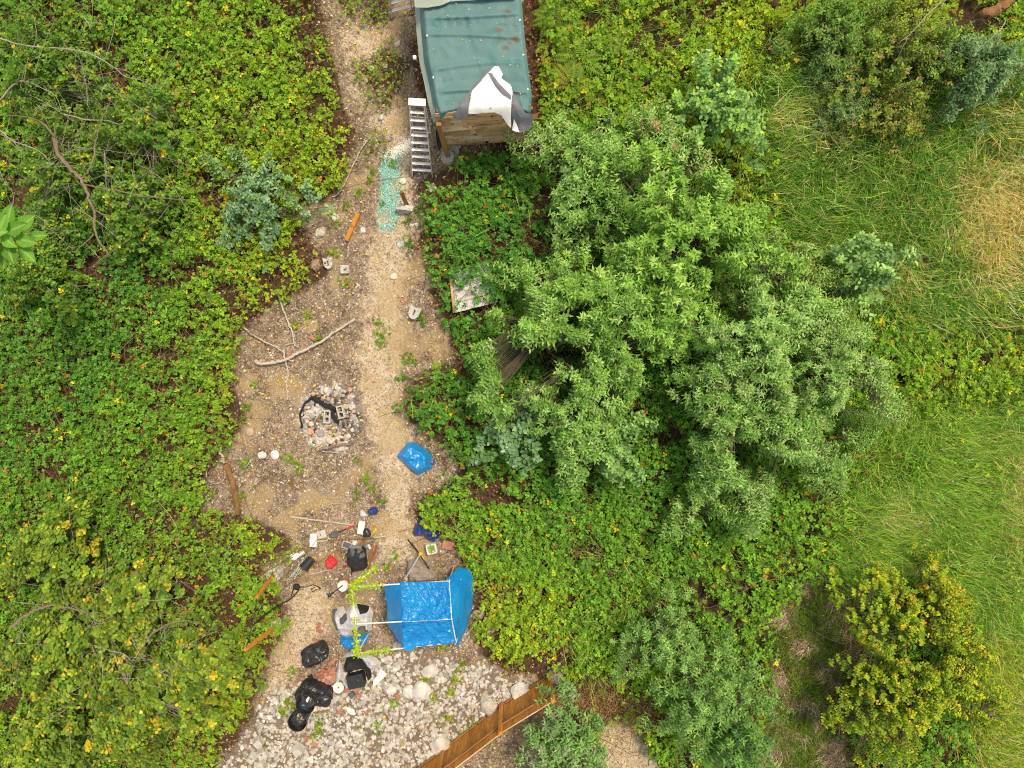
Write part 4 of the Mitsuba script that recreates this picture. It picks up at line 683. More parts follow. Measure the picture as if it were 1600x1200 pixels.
# white sheet with grey borders thrown over the front edge of the roof
def over(x, y, e, base=3.20, s=1.7, seed=3, amp=.09):
    py = 600 - y * F / (H - 3.1); drop = ss(168, 196, py); return base - .55 * drop + amp * crumple(x, y, s, seed) + .02 * ss(0, .06, e)
grey = thing('grey_tarp', 'dark grey sheet lying crumpled under the white sheet at the front of the shed roof', 'tarp')
put('west_fold', drape([(764, 106), (752, 121), (738, 136), (722, 160), (708, 179), (718, 181), (730, 178), (740, 160), (760, 140), (772, 120)], lambda x, y, e: over(x, y, e, 3.205, 3.0, 5, .10), .035, 3.2, .006, 5), 'grey_cloth', parent=grey, smooth=40)
put('east_fold', drape([(798, 144), (804, 146), (809, 160), (820, 173), (834, 176), (831, 189), (820, 193), (812, 196), (803, 192), (797, 175), (795, 158)], lambda x, y, e: over(x, y, e, 3.17, 3.4, 8, .16), .03, 3.2, .006, 6), 'grey_cloth', parent=grey, smooth=40)
wht = thing('white_sheet', 'bright white crumpled sheet with a grey band over the front edge of the shed roof', 'sheet')
put('cloth', drape([(773, 104), (779, 106), (786, 117), (783, 123), (798, 133), (801, 145), (799, 160), (798, 190), (791, 184), (783, 176), (772, 173), (750, 174), (731, 175), (738, 142), (752, 128), (763, 116)], lambda x, y, e: over(x, y, e, 3.27, 1.9, 11, .15), .035, 3.25, .006, 7), 'white_cloth', parent=wht, smooth=35)
put('grey_band', drape([(763, 117), (768, 116), (778, 130), (790, 142), (799, 151), (798, 158), (786, 149), (774, 136)], lambda x, y, e: over(x, y, e, 3.31, 1.9, 11, .15), .03, 3.25, .006, 8), 'grey_cloth', parent=wht, smooth=35)
put('tail', drape([(803, 180), (808, 186), (812, 195), (806, 195), (800, 192)], lambda x, y, e: over(x, y, e, 3.27, 3.0, 13, .1), .03, 3.25, .006, 9), 'white_cloth', parent=wht, smooth=35)
bundle = thing('stick_bundle', 'splintered bundle of sticks poking out at the right front corner of the shed roof', 'sticks')
r = R(210)
for i in range(9):
    a = G(830 + r.uniform(-2, 2), 183 + r.uniform(-4, 4), 2.55); b = G(842 + r.uniform(-4, 3), 180 + r.uniform(-6, 6), 2.6); put('stick', tube([a, b], [.02, .014], 5), 'rotten_wood', parent=bundle)
jk = drape([(681, 205), (685, 200), (689, 214), (691, 229), (686, 238), (683, 228)], lambda x, y, e: .9 + .25 * crumple(x, y, 3, 4), .03, .9, .006, 4)
put('hanging_jacket', jk, 'black_cloth', smooth=40, label='black cloth hanging beside the left corner post of the shed', cat='cloth')
put('fascia_block', mikit.ply(cbox(.14, .10, .08, .01), 'white_plastic'), None, label='small white block on the ground in front of the shed wall', cat='block', at=xf(G(716, 229, .05), 15))
footing('spare_footing', G(708, 238, -.03), None, .16, .2, 'concrete ring footing half hidden behind the front post of the shed', 'footing')

# ------------------------------------------------------------------ ladders
def ladder(name, label, foot_l, foot_r, top_c, ztop, rear_dy, nstep, topw, group=None):
    kk = thing(name, label, 'ladder', group); fl, fr = np.array(foot_l), np.array(foot_r); ax = norm(fr - fl); tl, tr = top_c - ax * topw / 2, top_c + ax * topw / 2
    def bar(a, b, w, t, nm):
        m = (a + b) / 2; L = np.linalg.norm(b - a); d = (b - a) / L; s = norm(ax - d * (ax @ d)); u = np.cross(d, s); v, f = cbox(L, w, t, .004)
        return put(nm, (v[:, :1] * d + v[:, 1:2] * s + v[:, 2:] * u + m, f), 'aluminium', parent=kk)
    bar(fl, tl, .032, .075, 'front_rail'); bar(fr, tr, .032, .075, 'front_rail')
    back = np.array([-ax[1], ax[0], 0.0]) * rear_dy
    rl, rr_ = fl + back, fr + back; tb = np.array([-ax[1], ax[0], 0]) * .10
    bar(rl, tl + tb, .026, .045, 'rear_rail'); bar(rr_, tr + tb, .026, .045, 'rear_rail')
    for i in range(1, nstep + 1):
        t = i / (nstep + 1); a, b = fl + (tl - fl) * t, fr + (tr - fr) * t; m = (a + b) / 2; w = np.linalg.norm(b - a)
        v, f = cbox(w - .02, .085, .028, .005); d = np.array([-ax[1], ax[0], 0]); put('step', (v[:, :1] * ax + v[:, 1:2] * d + v[:, 2:] * np.array([0, 0, 1]) + m, f), 'aluminium', parent=kk)
    v, f = cbox(topw + .09, .20, .045, .01); d = np.array([-ax[1], ax[0], 0]); put('top_cap', (v[:, :1] * ax + v[:, 1:2] * d + v[:, 2:] * np.array([0, 0, 1]) + top_c + d * .06, f), 'aluminium', parent=kk)
    for i in (2, 4): 
        t = i / 6; a, b = rl + (tl + tb - rl) * t, rr_ + (tr + tb - rr_) * t; bar2 = tube([a, b], .012, 6); put('cross_brace', bar2, 'aluminium', parent=kk)
    for p in (fl, fr, rl, rr_): put('foot', cbox(.06, .10, .04, .01), 'black_matte', parent=kk, at=xf(p + [0, 0, .01]))
    for s, (a, b) in ((0, (fl, tl)), (1, (fr, tr))):
        put('spreader', tube([a + (b - a) * .55, (rl if s == 0 else rr_) + ((tl if s == 0 else tr) + tb - (rl if s == 0 else rr_)) * .5], .009, 5), 'aluminium', parent=kk)
ladder('step_ladder', 'aluminium step ladder standing open on the path in front of the shed', G(644.5, 275, 0), G(676, 277, 0), G(651.5, 163, 2.45), 2.45, .95, 9, .40)
ladder('step_ladder', 'second aluminium ladder at the top edge of the photo, left of the shed roof', G(612, 29, 0), G(644, 22, 0), G(618, -95, 2.4), 2.4, 1.0, 8, .42)

# ------------------------------------------------------------------ cedar fence
fence = thing('cedar_fence', 'new orange cedar board fence crossing the south edge of the plot', 'fence')
FP = [np.array([1.17, -9.06]), np.array([-.33, -9.98]), np.array([-2.13, -11.36]), np.array([-4.0, -12.75]), np.array([-5.9, -14.15])]
def along(a, b):
    d = norm(b - a); return d, np.array([d[1], -d[0]])            # d runs west along the fence; n points to the southeast (away from the drone)
def oriented(sx, sy, sz, m, d, z, tone, seed, nm, parent, lab=None, c=.004):
    v, f = cbox(sx, sy, sz, c, .001, seed); ang = math.degrees(math.atan2(d[1], d[0])); big = int(np.argmax([sx, sy, sz])); o = [i for i in range(3) if i != big and i != 1] or [0]
    u = np.column_stack([v[:, big] + 1.3 * seed, np.clip(v[:, o[0]] + .4 * v[:, 1], -4.5, 4.5) + 5 + 10 * tone]); return put(nm, mikit.ply((v, f), 'wood', uv=u), None, parent=parent, at=xf([m[0], m[1], z], ang), label=lab)
r = R(220)
for i, p in enumerate(FP):
    d, n_ = along(FP[max(0, i - 1)], FP[max(1, i)]); oriented(.10, .10, 1.95, p, d, .975, 7 if 0 else 0, 2500 + i, 'post', fence)
    if i == 0: put('post_cap', cbox(.05, .05, .05, .01), 'white_plastic', parent=fence, at=xf([p[0] - .03, p[1] + .02, 1.84]))
for i in range(len(FP) - 1):
    a, b = FP[i], FP[i + 1]; d, n_ = along(a, b); L = np.linalg.norm(b - a); nb = int(round(L / .135)); w = (L - .10) / nb
    if (n_ @ np.array([0.5, -1])) < 0: n_ = -n_
    for j in range(nb):
        m = a + d * (.05 + (j + .5) * w) + n_ * .045; oriented(w - .005, .018, 1.74 + r.normal(0, .004), m, d, .06 + .87, 0, 2600 + i * 40 + j, 'board', fence)
    m = (a + b) / 2
    oriented(L - .10, .04, .09, m - n_ * .0, d, .10, 6, 2800 + i, 'bottom_rail', fence); oriented(L - .10, .04, .085, m, d, 1.40, 6, 2820 + i, 'middle_rail', fence)
    oriented(L - .10, .022, .06, m + n_ * .052, d, 1.79, 4, 2840 + i, 'top_trim', fence)
    for s in (.085, L - .085): oriented(.06, .02, 1.28, a + d * s + n_ * .022, d, .75, 6, 2860 + i * 2 + int(s > 1), 'side_trim', fence)

# ------------------------------------------------------------------ posts cast in round concrete footings, ropes
def post_in_bucket(label, base, top, w, rad=.23, hgt=.30, tone=0):
    kk = thing('anchor_post', label, 'post'); b = np.array(base, float); t = np.array(top, float); footing('footing', [b[0], b[1], -.02], kk, hgt, rad)
    d = norm(t - b); L = np.linalg.norm(t - b); s = norm(np.cross(d, [.5, .8, 0.1])); u = np.cross(d, s); v, f = cbox(L, w, w, .006, .001, 5); uu = plank_uv(v, L, 0, 1, tone, L * 3)
    put('timber', mikit.ply((v[:, :1] * d + v[:, 1:2] * s + v[:, 2:] * u + (b + t) / 2, f), 'wood', uv=uu), None, parent=kk)
    return kk
p1t, p2t = G(401, 933, 1.5), G(383, 1015, 2.0)
k1 = post_in_bucket('upper of two cedar posts leaning out of round concrete footings at the bramble edge', G(430, 896, .10), p1t, .105)
k2_ = post_in_bucket('lower of two cedar posts leaning out of round concrete footings at the bramble edge', G(433, 978, .10), p2t, .105)
post_in_bucket('short rusty brown post stub in a white footing east of the teal glass chips', G(636.5, 322, .10), G(627, 300, .95), .09, .21, .22, 3)
bl = board(.52, .16, .035, 5, 61); put('board', bl, None, label='weathered board laid across the footing of the short rusty post', cat='board', at=xf(G(632, 324, .27), -8))
knot = G(393.5, 978, 1.55)
put('guy_rope', tube(spline([p1t + [0, 0, -.02], (p1t + knot) / 2 + [0, 0, -.06], knot, (knot + p2t) / 2 + [0, 0, -.05], p2t + [0, 0, -.03]], 8), .014, 6), 'black_matte', smooth=True, label='thin dark rope strung between the tops of the two leaning posts', cat='rope')
bk = thing('black_strap', 'black rope running from the posts to a knotted loop on the path', 'rope')
put('line', tube(spline([knot, G(415, 960, 1.1), G(435, 946, .5), G(452, 937, .05), G(464, 926, .03), G(467, 918, .03), G(463, 914, .04), G(458, 922, .03), G(455, 932, .03)], 8), .022, 6), 'black_cloth', parent=bk, smooth=True)
put('tail', tube(spline([G(466, 917, .03), G(478, 917, .02), G(489, 914, .02), G(501, 919, .02), G(494, 921, .02), G(489, 925, .02), G(487, 920, .02), G(492, 918, .02)], 8), .013, 6), 'black_cloth', parent=bk, smooth=True)
put('knot', blob(.10, .09, .07, 5, .25, 12, .9, 3), 'black_cloth', parent=bk, smooth=True, at=xf(G(464, 916, .01)))

# ------------------------------------------------------------------ the frame shelter and its blue tarp
PVC = dict(mat='white_plastic')
shel = thing('frame_shelter', 'low white pipe frame shelter half covered by a bright blue tarp', 'shelter')
RZ, EZ = 2.1, 1.6
RA, RB_ = G(556, 975, RZ), G(706, 966.5, RZ); NA, NB = G(549, 917, EZ), G(702, 908, EZ); SA, SB = G(558, 1021, EZ), G(713, 1003, EZ)
def pipe(a, b, nm='pipe', rad=.020): return put(nm, tube([a, b], rad, 8), 'white_plastic', parent=shel, smooth=40)
up = np.array([0, 0, .02])
pipe(RA, RB_ + up * 2, 'ridge_pipe'); pipe(NA, NB); pipe(SA, SB); pipe(NA, RA); pipe(RA, SA)
pipe(NB + up * 3, RB_ + up * 3, 'pipe', .015); pipe(RB_ + up * 3, SB + up * 3, 'pipe', .015)
for q in (NA, NB, SA, SB): pipe(q, [q[0], q[1], 0], 'leg')
TN, TS, TR = G(627, 910, EZ + .03), G(632, 1014.5, EZ + .03), G(628, 970.5, RZ + .03)
def wr(s, a, seed, ax=1.0):
    return lambda u, v: a * (.6 * (ridged(u * 2.0 * ax + .3 * v, v * 1.3, s, seed) - .5) + .28 * (ridged(u * 3.3 + v * .6, v * 2.4, s * 1.6, seed + 2) - .5) + .16 * (ridged(u * 3, v * 3, s * 3.2, seed + 4) - .5)) - .085 * np.sin(np.pi * u) * np.sin(np.pi * v)
tp = thing('blue_tarp', 'large bright blue tarp stretched over the pipe shelter', 'tarp')
put('north_panel', patch([TR, RB_ + [0, 0, .05], NB + [0, 0, .05], TN], 70, 60, wr(3.4, .14, 41), .005), 'blue_tarp_plastic', parent=tp, smooth=50)
put('south_panel', patch([TS, SB + [0, 0, .05], RB_ + [0, 0, .05], TR], 70, 50, wr(3.8, .17, 47), .005), 'blue_tarp_plastic', parent=tp, smooth=50)
put('seam', tube([TR + up * .2, RB_ + up * 2.2], .014, 6), 'blue_tarp_plastic', parent=tp)
wl = [G(600, 912, 1.25), G(604, 945, 1.1), G(605, 970, 1.35), G(616, 993, 1.15), G(630, 1014, 1.35)]
wt = [TN, TN * .5 + TR * .5, TR, TR * .5 + TS * .5, TS]; ws, we = spline(wt, 8), spline(wl, 8)
nn = 22; gridp = np.array([[a * (1 - t) + b * t for t in np.linspace(0, 1, nn)] for a, b in zip(ws, we)]); uu, vv = np.meshgrid(np.linspace(0, 1, nn), np.linspace(0, 1, len(ws)))
gridp[..., 2] += .10 * (crumple(uu * 1.2, vv * 4, 4.5, 52)) * np.sin(np.pi * np.clip(uu + .15, 0, 1)); gridp[..., 0] += .07 * crumple(vv * 5, uu, 2.0, 53) * uu
put('west_flap', solid(gridp.reshape(-1, 3), quads(np.arange(gridp.shape[0] * nn).reshape(-1, nn)), .005), 'blue_tarp_plastic', parent=tp, smooth=50)
fp_in = [G(697, 905, 1.55), G(703, 930, 1.45), G(706, 966, 1.6), G(709, 985, 1.5), G(713, 1006, 1.5)]; fp_out = [G(716, 885, .85), G(737, 897, .55), G(738, 945, .30), G(727, 985, .45), G(714, 1011, .9)]
ws, we = spline(fp_in, 9), spline(fp_out, 9); nn = 30; gridp = np.array([[a * (1 - t) + b * t for t in np.linspace(0, 1, nn)] for a, b in zip(ws, we)]); uu, vv = np.meshgrid(np.linspace(0, 1, nn), np.linspace(0, 1, len(ws)))
gridp[..., 2] += .20 * crumple(uu * 1.6 + vv, vv * 2.5, 4.0, 56) * np.sin(np.pi * np.clip(uu * .9 + .1, 0, 1)) + .10 * np.sin(np.pi * uu)
gridp[..., 0] += .05 * crumple(vv * 4, uu * 2, 2.2, 58)
f4 = solid(gridp.reshape(-1, 3), quads(np.arange(gridp.shape[0] * nn).reshape(-1, nn))[:, ::-1], .005); put('east_flap', f4, 'blue_tarp_plastic', parent=tp, smooth=50)
# climbing plant on the bare west half of the frame
def vine(name, label, paths, seed, per=150):
    r = R(seed); P = []
    kk = thing(name, label, 'vine')
    for a, b, den in paths:
        n = int(np.linalg.norm(b - a) * per * den); t = r.random(n); P.append(a + (b - a) * t[:, None] + r.normal(0, .042, (n, 3)) + [0, 0, .03])
        s = np.linspace(0, 1, 24); w = a + (b - a) * s[:, None] + np.stack([.03 * np.sin(s * 40), .03 * np.cos(s * 40), .03 * np.sin(s * 33)], 1); put('stem', tube(w, .006, 4), 'painted_soft', parent=kk, color=np.tile((.28, .30, .06), (24 * 4, 1)))
    P = np.vstack(P); n = len(P); a = r.uniform(0, 6.28, n); c = pick(r, [(.24, .33, .02), (.36, .38, .025), (.15, .27, .025)], [3, 2, 2], n) * r.uniform(.8, 1.2, (n, 1)); L = r.uniform(.045, .085, n)
    v, f, c = leaves(P, np.column_stack([np.cos(a), np.sin(a), r.normal(0, .3, n)]), rand_up(r, n, .5), L, L * .8, c); put('foliage', (v, f), 'leaf_surface', parent=kk, smooth=True, color=c)
vine('climbing_vine', 'yellow green climber wound along the bare pipes of the shelter', [(NA, NA * .55 + RA * .45, 1.1), (NA, NA * .45 + NB * .55 * 1 + 0 * NB if 0 else NA + (NB - NA) * .32, .8), (NA, G(589, 885, 1.4), 1.2), (RA, SA, .5), (SA, SA + (SB - SA) * .36, .8), (SA + [0, .25, .1], SA, 1.3), (RA, RA + (NA - RA) * .2, .5)], 61)
pipe(NA, G(590, 884, 1.45), 'loose_pipe', .016)

# ------------------------------------------------------------------ tarps, bags and fabric
def ground_cloth(name, label, cat_, poly, material, hgt, s, seed, cell=.03, edge=.18, amp=None, parent=None, base=.02, gloss=None):
    am = hgt * .6 if amp is None else amp
    m = drape(poly, lambda x, y, e: relief(x, y) + base + (hgt + .62 * am * crumple(x, y, s * 1.9, seed) + .30 * am * crumple(x, y, s * .8, seed + 3)) * ss(-.02, edge, e) + .012, cell, hgt * .5, .005, seed)
    return put(name, m, material, parent=parent, smooth=38, label=label, cat=cat_)
ground_cloth('blue_tarp', 'small bright blue tarp bundled on the ground in the middle of the clearing', 'tarp', [(637, 691), (647, 692), (663, 701), (671, 709), (676, 716), (672, 721), (675, 732), (652, 743), (643, 736), (630, 724), (619, 713)], 'blue_tarp_plastic', .26, 2.2, 71, .028, .16, .20)
put('cloth_scrap', drape([(673, 718), (679, 720), (678, 726), (674, 726)], lambda x, y, e: .06 + .05 * crumple(x, y, 6, 2), .02, .05), 'navy_tarp_plastic', smooth=40, label='dark blue scrap at the east corner of the small bright blue tarp', cat='cloth scrap')
ground_cloth('navy_tarp', 'dark blue tarp crumpled at the bramble edge north of the pipe shelter', 'tarp', [(644, 833), (648, 820), (656, 808), (661, 816), (669, 821), (680, 816), (688, 829), (685, 840), (677, 848), (669, 845), (661, 837), (648, 839)], 'navy_tarp_plastic', .20, 3.4, 73, .022, .12, .26)
ground_cloth('navy_cloth', 'crumpled navy cloth lying above the white blocks', 'cloth', [(574, 799), (580, 792), (588, 793), (592, 798), (589, 803), (580, 805)], 'navy_tarp_plastic', .07, 6, 75, .016, .06, .10)
ground_cloth('clear_bag', 'pale clear plastic bag left of the navy cloth', 'bag', [(562, 799), (566, 796), (570, 799), (575, 806), (568, 808), (563, 807)], 'silver_sheet', .05, 7, 77, .016, .05, .07)
ground_cloth('beige_blanket', 'beige blanket heaped north of the blue shelter tarp', 'blanket', [(637, 878), (645, 874), (653, 875), (661, 880), (668, 876), (676, 874), (673, 888), (683, 899), (677, 908), (655, 909), (640, 909), (635, 895)], 'beige_cloth', .24, 2.6, 79, .024, .10, .40)
put('dark_stick', tube(spline([G(637, 843, .02), G(650, 858, .10), G(660, 873, .30), G(671, 889, .33)], 6), [.022, .02, .02, .02, .02, .02, .02, .02, .02, .02, .02, .02, .02, .02, .02, .02, .02, .018][:len(spline([[0, 0, 0]] * 4, 6))], 6), 'charred', smooth=True, label='dark stick lying across the beige blanket', cat='stick')
kk = thing('grey_pole', 'grey pole with a yellow tip slanting over the beige blanket', 'pole'); put('shaft', tube([G(632, 906, .95), G(656, 867, .40)], .02, 8), 'grey_paint', parent=kk, smooth=40); put('tip', blob(.06, .06, .05, 3, .1, 8, 1, 2), 'painted_soft', parent=kk, smooth=True, color=np.tile((.75, .48, .02), (162, 1)), at=xf(G(657.5, 865, .37)))
kk = thing('white_pot', 'white square pot with a weed growing in it beside the navy tarp', 'pot'); wv = trimesh.boolean.difference([trimesh.Trimesh(*cbox(.30, .30, .26, .02)), trimesh.Trimesh(*cbox(.24, .24, .26, .01)).apply_translation([0, 0, .04])], engine='manifold')
put('shell', (np.array(wv.vertices), np.array(wv.faces)), 'white_plastic', parent=kk, at=xf(G(674.5, 857, .12), 12)); r = R(81); n = 26; q = G(674.5, 857, .2)
v, f, c = trifoliate(r, q + r.normal(0, .05, (n, 3)) * [1, 1, .6] + [0, 0, .06], r.uniform(0, 6.28, n), .4, r.uniform(.04, .06, n), np.tile((.15, .28, .03), (n, 1))); put('weed', (v, f), 'leaf_surface', parent=kk, color=c)
v, f = cbox(.36, .27, .04, .012, .004, 3); put('paving_slab', (v, f), 'brick_clay', label='flat brown slab right of the white pot', cat='slab', at=xf(G(700, 852, .12), -14, 1.0, 4))
# collapsed tent left of the shelter
tent = thing('collapsed_tent', 'collapsed silver and grey tent heaped under the bare shelter frame', 'tent')
ground_cloth('shell', None, None, [(520, 953), (527, 950), (536, 948), (540, 957), (547, 946), (559, 943), (576, 947), (583, 957), (581, 967), (580, 985), (567, 991), (556, 994), (540, 997), (530, 993), (524, 980), (520, 966)], 'silver_sheet', .20, 2.6, 83, .028, .14, .26, tent)
ground_cloth('white_panel', None, None, [(544, 957), (549, 948), (554, 947), (559, 955), (563, 963), (556, 966), (547, 966)], 'white_cloth', .30, 4, 84, .02, .10, .10, tent, .08)
ground_cloth('olive_window', None, None, [(549, 981), (560, 977), (573, 975), (575, 987), (564, 990), (552, 993)], 'olive_mesh', .30, 3, 85, .02, .06, .08, tent, .06)
ground_cloth('dark_panel', None, None, [(529, 964), (536, 959), (544, 959), (546, 967), (540, 974), (533, 978), (530, 971)], 'dark_grey_sheet', .30, 4, 86, .02, .10, .16, tent, .07)
ground_cloth('black_panel', None, None, [(557, 944), (567, 945), (577, 947), (575, 957), (563, 960), (560, 951)], 'black_cloth', .28, 4, 87, .02, .08, .16, tent, .07)
ground_cloth('side_panel', None, None, [(520, 952), (526, 950), (529, 952), (524, 960), (530, 985), (526, 985), (520, 968)], 'dark_grey_sheet', .16, 4, 88, .02, .08, .12, tent, .08)
ground_cloth('blue_tarp', 'bright blue tarp edge sticking out below the collapsed tent', 'tarp', [(530, 1004), (532, 995), (541, 996), (552, 997), (565, 993), (577, 989), (576, 999), (570, 1006), (562, 1011), (553, 1014), (545, 1017), (538, 1013)], 'blue_tarp_plastic', .14, 3.4, 89, .022, .10, .18)
# black sacks
def sack(label, px, py, hx, hy, hz, rz, seed, tail=None, mt='black_plastic', power=.62):
    kk = thing('refuse_sack', label, 'trash bag'); put('bag', blob(hx, hy, hz, seed, .26, 5.5, power, 5), mt, parent=kk, smooth=True, at=xf(G(px, py, 0.0), rz))
    if tail: put('tied_neck', drape(tail, lambda x, y, e: .10 + .10 * crumple(x, y, 7, seed), .018, .1, .005, seed), mt, parent=kk, smooth=40)
sack('black sack lying alone on the path left of the collapsed tent', 494.5, 1018, .40, .29, .22, 24, 91, [(478, 1031), (484, 1026), (489, 1033), (484, 1036)])
sack('black sack with pointed corner leaning on the brick pile', 498, 1077, .46, .27, .30, -22, 93, [(505, 1090), (511, 1084), (509, 1094), (506, 1101), (503, 1098)])
sack('small black sack wedged behind the pointed corner sack', 482, 1078, .26, .22, .34, 20, 95, [(480, 1056), (488, 1053), (490, 1060), (484, 1066)])
# two black trash cans
def can(label, px, py, seed, hgt=.88):
    kk = thing('trash_can', label, 'trash can'); c = G(px, py, hgt); prof = [(.001, 0), (.20, 0), (.215, .03), (.265, hgt - .04), (.285, hgt - .03), (.288, hgt), (.27, hgt + .004), (.262, hgt - .02), (.215, .30), (.001, .28)]
    put('body', lathe(prof, 36), 'black_plastic', parent=kk, smooth=35, at=xf([c[0], c[1], 0]))
    put('liner', blob(.245, .245, .12, seed, .35, 6, 1.0, 4), 'black_plastic', parent=kk, smooth=True, at=xf([c[0], c[1], hgt - .26])); r = R(seed)
    for s in (0, 180): put('handle', tube(spline([[.28, -.06, hgt - .10], [.33, -.04, hgt - .10], [.33, .04, hgt - .10], [.28, .06, hgt - .10]], 4), .012, 5), 'black_matte', parent=kk, at=xf([c[0], c[1], 0], s + 40))
    return kk, c
ka, ca_ = can('black trash can with teal and white litter on top, right of the pair', 477, 1101.5, 97)
kb, cb_ = can('black trash can with a black liner, leftmost of the pair', 464.5, 1128.5, 99)
put('litter_cup', lathe([(.001, 0), (.04, 0), (.05, .10), (.046, .10), (.036, .01), (.001, .01)], 16), 'painted_soft', smooth=40, color=np.tile((.05, .38, .34), (96, 1)), label='small teal cup in the right trash can', cat='cup', at=xf(ca_ + [-.07, .03, -.10], 0, 1, 60))
put('paper_scrap', drape([(478, 1094), (482, 1088), (484, 1089), (481, 1097)], lambda x, y, e: .92 + .03 * crumple(x, y, 9, 3), .015, .9), 'white_cloth', smooth=40, label='white paper strip sticking up from the right trash can', cat='paper')
put('crumpled_paper', blob(.05, .05, .04, 21, .4, 18, 1, 2), 'white_cloth', label='crumpled white paper in the right trash can', cat='paper', at=xf(ca_ + [.05, .03, -.12]))
put('pink_scrap', blob(.05, .04, .03, 22, .4, 18, 1, 2), 'painted_soft', color=np.tile((.5, .16, .16), (162, 1)), label='dull pink scrap in the leftmost trash can', cat='scrap', at=xf(cb_ + [.09, .10, -.13]))
# black set, its covers, lid and board by the brick pile
tv = thing('black_cabinet', 'black plastic appliance lying face up beside the brick pile', 'appliance'); q = G(557, 1062, .2)
put('body', cbox(.50, .40, .34, .03, .002, 4), 'black_matte', parent=tv, at=xf(q, 13)); put('recess', cbox(.38, .30, .02, .01), 'black_plastic', parent=tv, at=xf(q + [0, 0, .175], 13))
for dx, dy, rd in ((.07, .04, .05), (-.11, 0, .035)): put('dial', lathe([(.001, .03), (rd * .7, .03), (rd, .02), (rd, 0)][::-1], 18), 'black_plastic', parent=tv, smooth=40, at=xf(q + [dx, dy, .186]))
ground_cloth('black_sheet', 'black cloth rumpled above the black appliance', 'cloth', [(536, 1044), (541, 1028), (552, 1026), (562, 1028), (570, 1038), (578, 1046), (580, 1060), (574, 1066), (570, 1052), (566, 1046), (554, 1049), (543, 1054), (538, 1050)], 'black_cloth', .26, 3.0, 103, .024, .12, .28)
ground_cloth('silver_tarp', 'silver sheet spread behind the black cloth at the edge of the rubble', 'tarp', [(535, 1028), (540, 1021), (549, 1018), (560, 1022), (574, 1023), (587, 1028), (595, 1036), (588, 1043), (581, 1049), (573, 1043), (565, 1030), (552, 1026), (541, 1029)], 'silver_sheet', .14, 2.8, 105, .024, .10, .20)
ground_cloth('silver_strip', 'narrow strip of silver foil left of the black appliance', 'foil', [(523, 1061), (527, 1044), (530, 1031), (535, 1043), (535, 1056), (541, 1065), (548, 1075), (541, 1077), (534, 1064), (529, 1062)], 'silver_sheet', .12, 4.5, 107, .02, .08, .16)
kk = thing('plastic_disc', 'round white lid lying left of the black appliance', 'lid'); put('disc', lathe([(.001, .0), (.165, 0), (.175, .02), (.165, .045), (.14, .035), (.001, .03)], 30), 'white_plastic', parent=kk, smooth=35, at=xf(G(529, 1074, .05))); put('stain', lathe([(.001, 0), (.025, 0), (.025, .012), (.001, .012)], 12), 'rotten_wood', parent=kk, at=xf(G(529, 1074, .08)))
put('torn_board', drape([(583, 1064), (592, 1052), (594, 1044), (605, 1053), (588, 1070), (583, 1072)], lambda x, y, e: .07 + .03 * crumple(x, y, 2, 3), .03, .06, .02), 'white_plastic', smooth=30, label='torn white panel right of the black appliance', cat='panel')
put('small_dark_box', cbox(.17, .16, .12, .012), 'dark_grey_sheet', label='small dark grey box below the black appliance', cat='box', at=xf(G(550, 1085.5, .06), 40))
put('white_lump', blob(.16, .08, .05, 25, .45, 9, 1, 3), 'white_plastic', smooth=True, label='twisted piece of white plastic on the rubble below the bricks', cat='plastic scrap', at=xf(G(548.5, 1110, .02), -35))
put('plastic_disc', blob(.05, .05, .03, 27, .2, 9, 1, 2), 'white_plastic', smooth=True, label='small white cap on a stone left of the trash cans', cat='cap', at=xf(G(436, 1120.5, .09)))

# ------------------------------------------------------------------ tools and odds and ends south of the fire pit
def rod(name, label, cat_, a, b, rad, material, zs=(.03, .03), taper=1.0, mid=None):
    pts = [G(*a, zs[0])] + ([G(*mid, sum(zs) / 2 + .02)] if mid else []) + [G(*b, zs[1])]; s = spline(pts, 6); return put(name, tube(s, np.linspace(rad, rad * taper, len(s)), 8), material, smooth=40, label=label, cat=cat_)
rod('pale_pole', 'long pale wooden pole lying north of the tool heap', 'pole', (454, 807.5), (553, 820.5), .024, 'pale_bark')
hp = thing('tool_handle', 'long orange brown tool handle with pale ends lying across the heap', 'tool'); put('shaft', tube([G(500, 845.5, .05), G(585, 840, .14)], .02, 8), 'rotten_wood', parent=hp, smooth=40); put('grip', tube([G(496, 846, .05), G(512, 844.7, .065)], .024, 8), 'pale_bark', parent=hp, smooth=40); put('end_grip', tube([G(584, 840.1, .14), G(602.5, 838.2, .16)], .022, 8), 'pale_bark', parent=hp, smooth=40)
sh = thing('shovel', 'shovel with a dark blade and a red grip lying below the pale pole', 'shovel')
t = np.linspace(0, 1, 11); wd = np.interp(t, [0, .15, .6, 1], [.07, .105, .10, .01]); bv = []
for ti, wi in zip(t, wd):
    for s in np.linspace(-1, 1, 7): bv.append([-.30 * ti, wi * s, .05 + .025 * s * s - .05 * ti * (1 - ti) + .03])
put('blade', solid(np.array(bv), quads(np.arange(77).reshape(11, 7)), .004), 'dark_grey_sheet', parent=sh, smooth=40, at=xf(G(529, 831.5, 0), 24)); put('shaft', tube([G(528, 832, .08), G(541, 826, .09)], .019, 8), 'black_matte', parent=sh, smooth=40); put('grip', tube([G(541, 826, .09), G(552.5, 820.8, .11)], .024, 8), 'red_cloth', parent=sh, smooth=40)
def block(name, label, px, py, sx, sy, sz, rz, material='concrete', z=None): return put(name, cbox(sx, sy, sz, .012, .003, int(px)), material, label=label, cat='block', at=xf(G(px, py, sz / 2 if z is None else z), rz))
block('white_block', 'upright white concrete block right of the red shovel grip', 564.6, 824.3, .19, .40, .12, -8, 'white_plastic')
block('white_block', 'upright white concrete block at the west end of the tool handle', 490.2, 844, .195, .41, .13, 0, 'white_plastic')
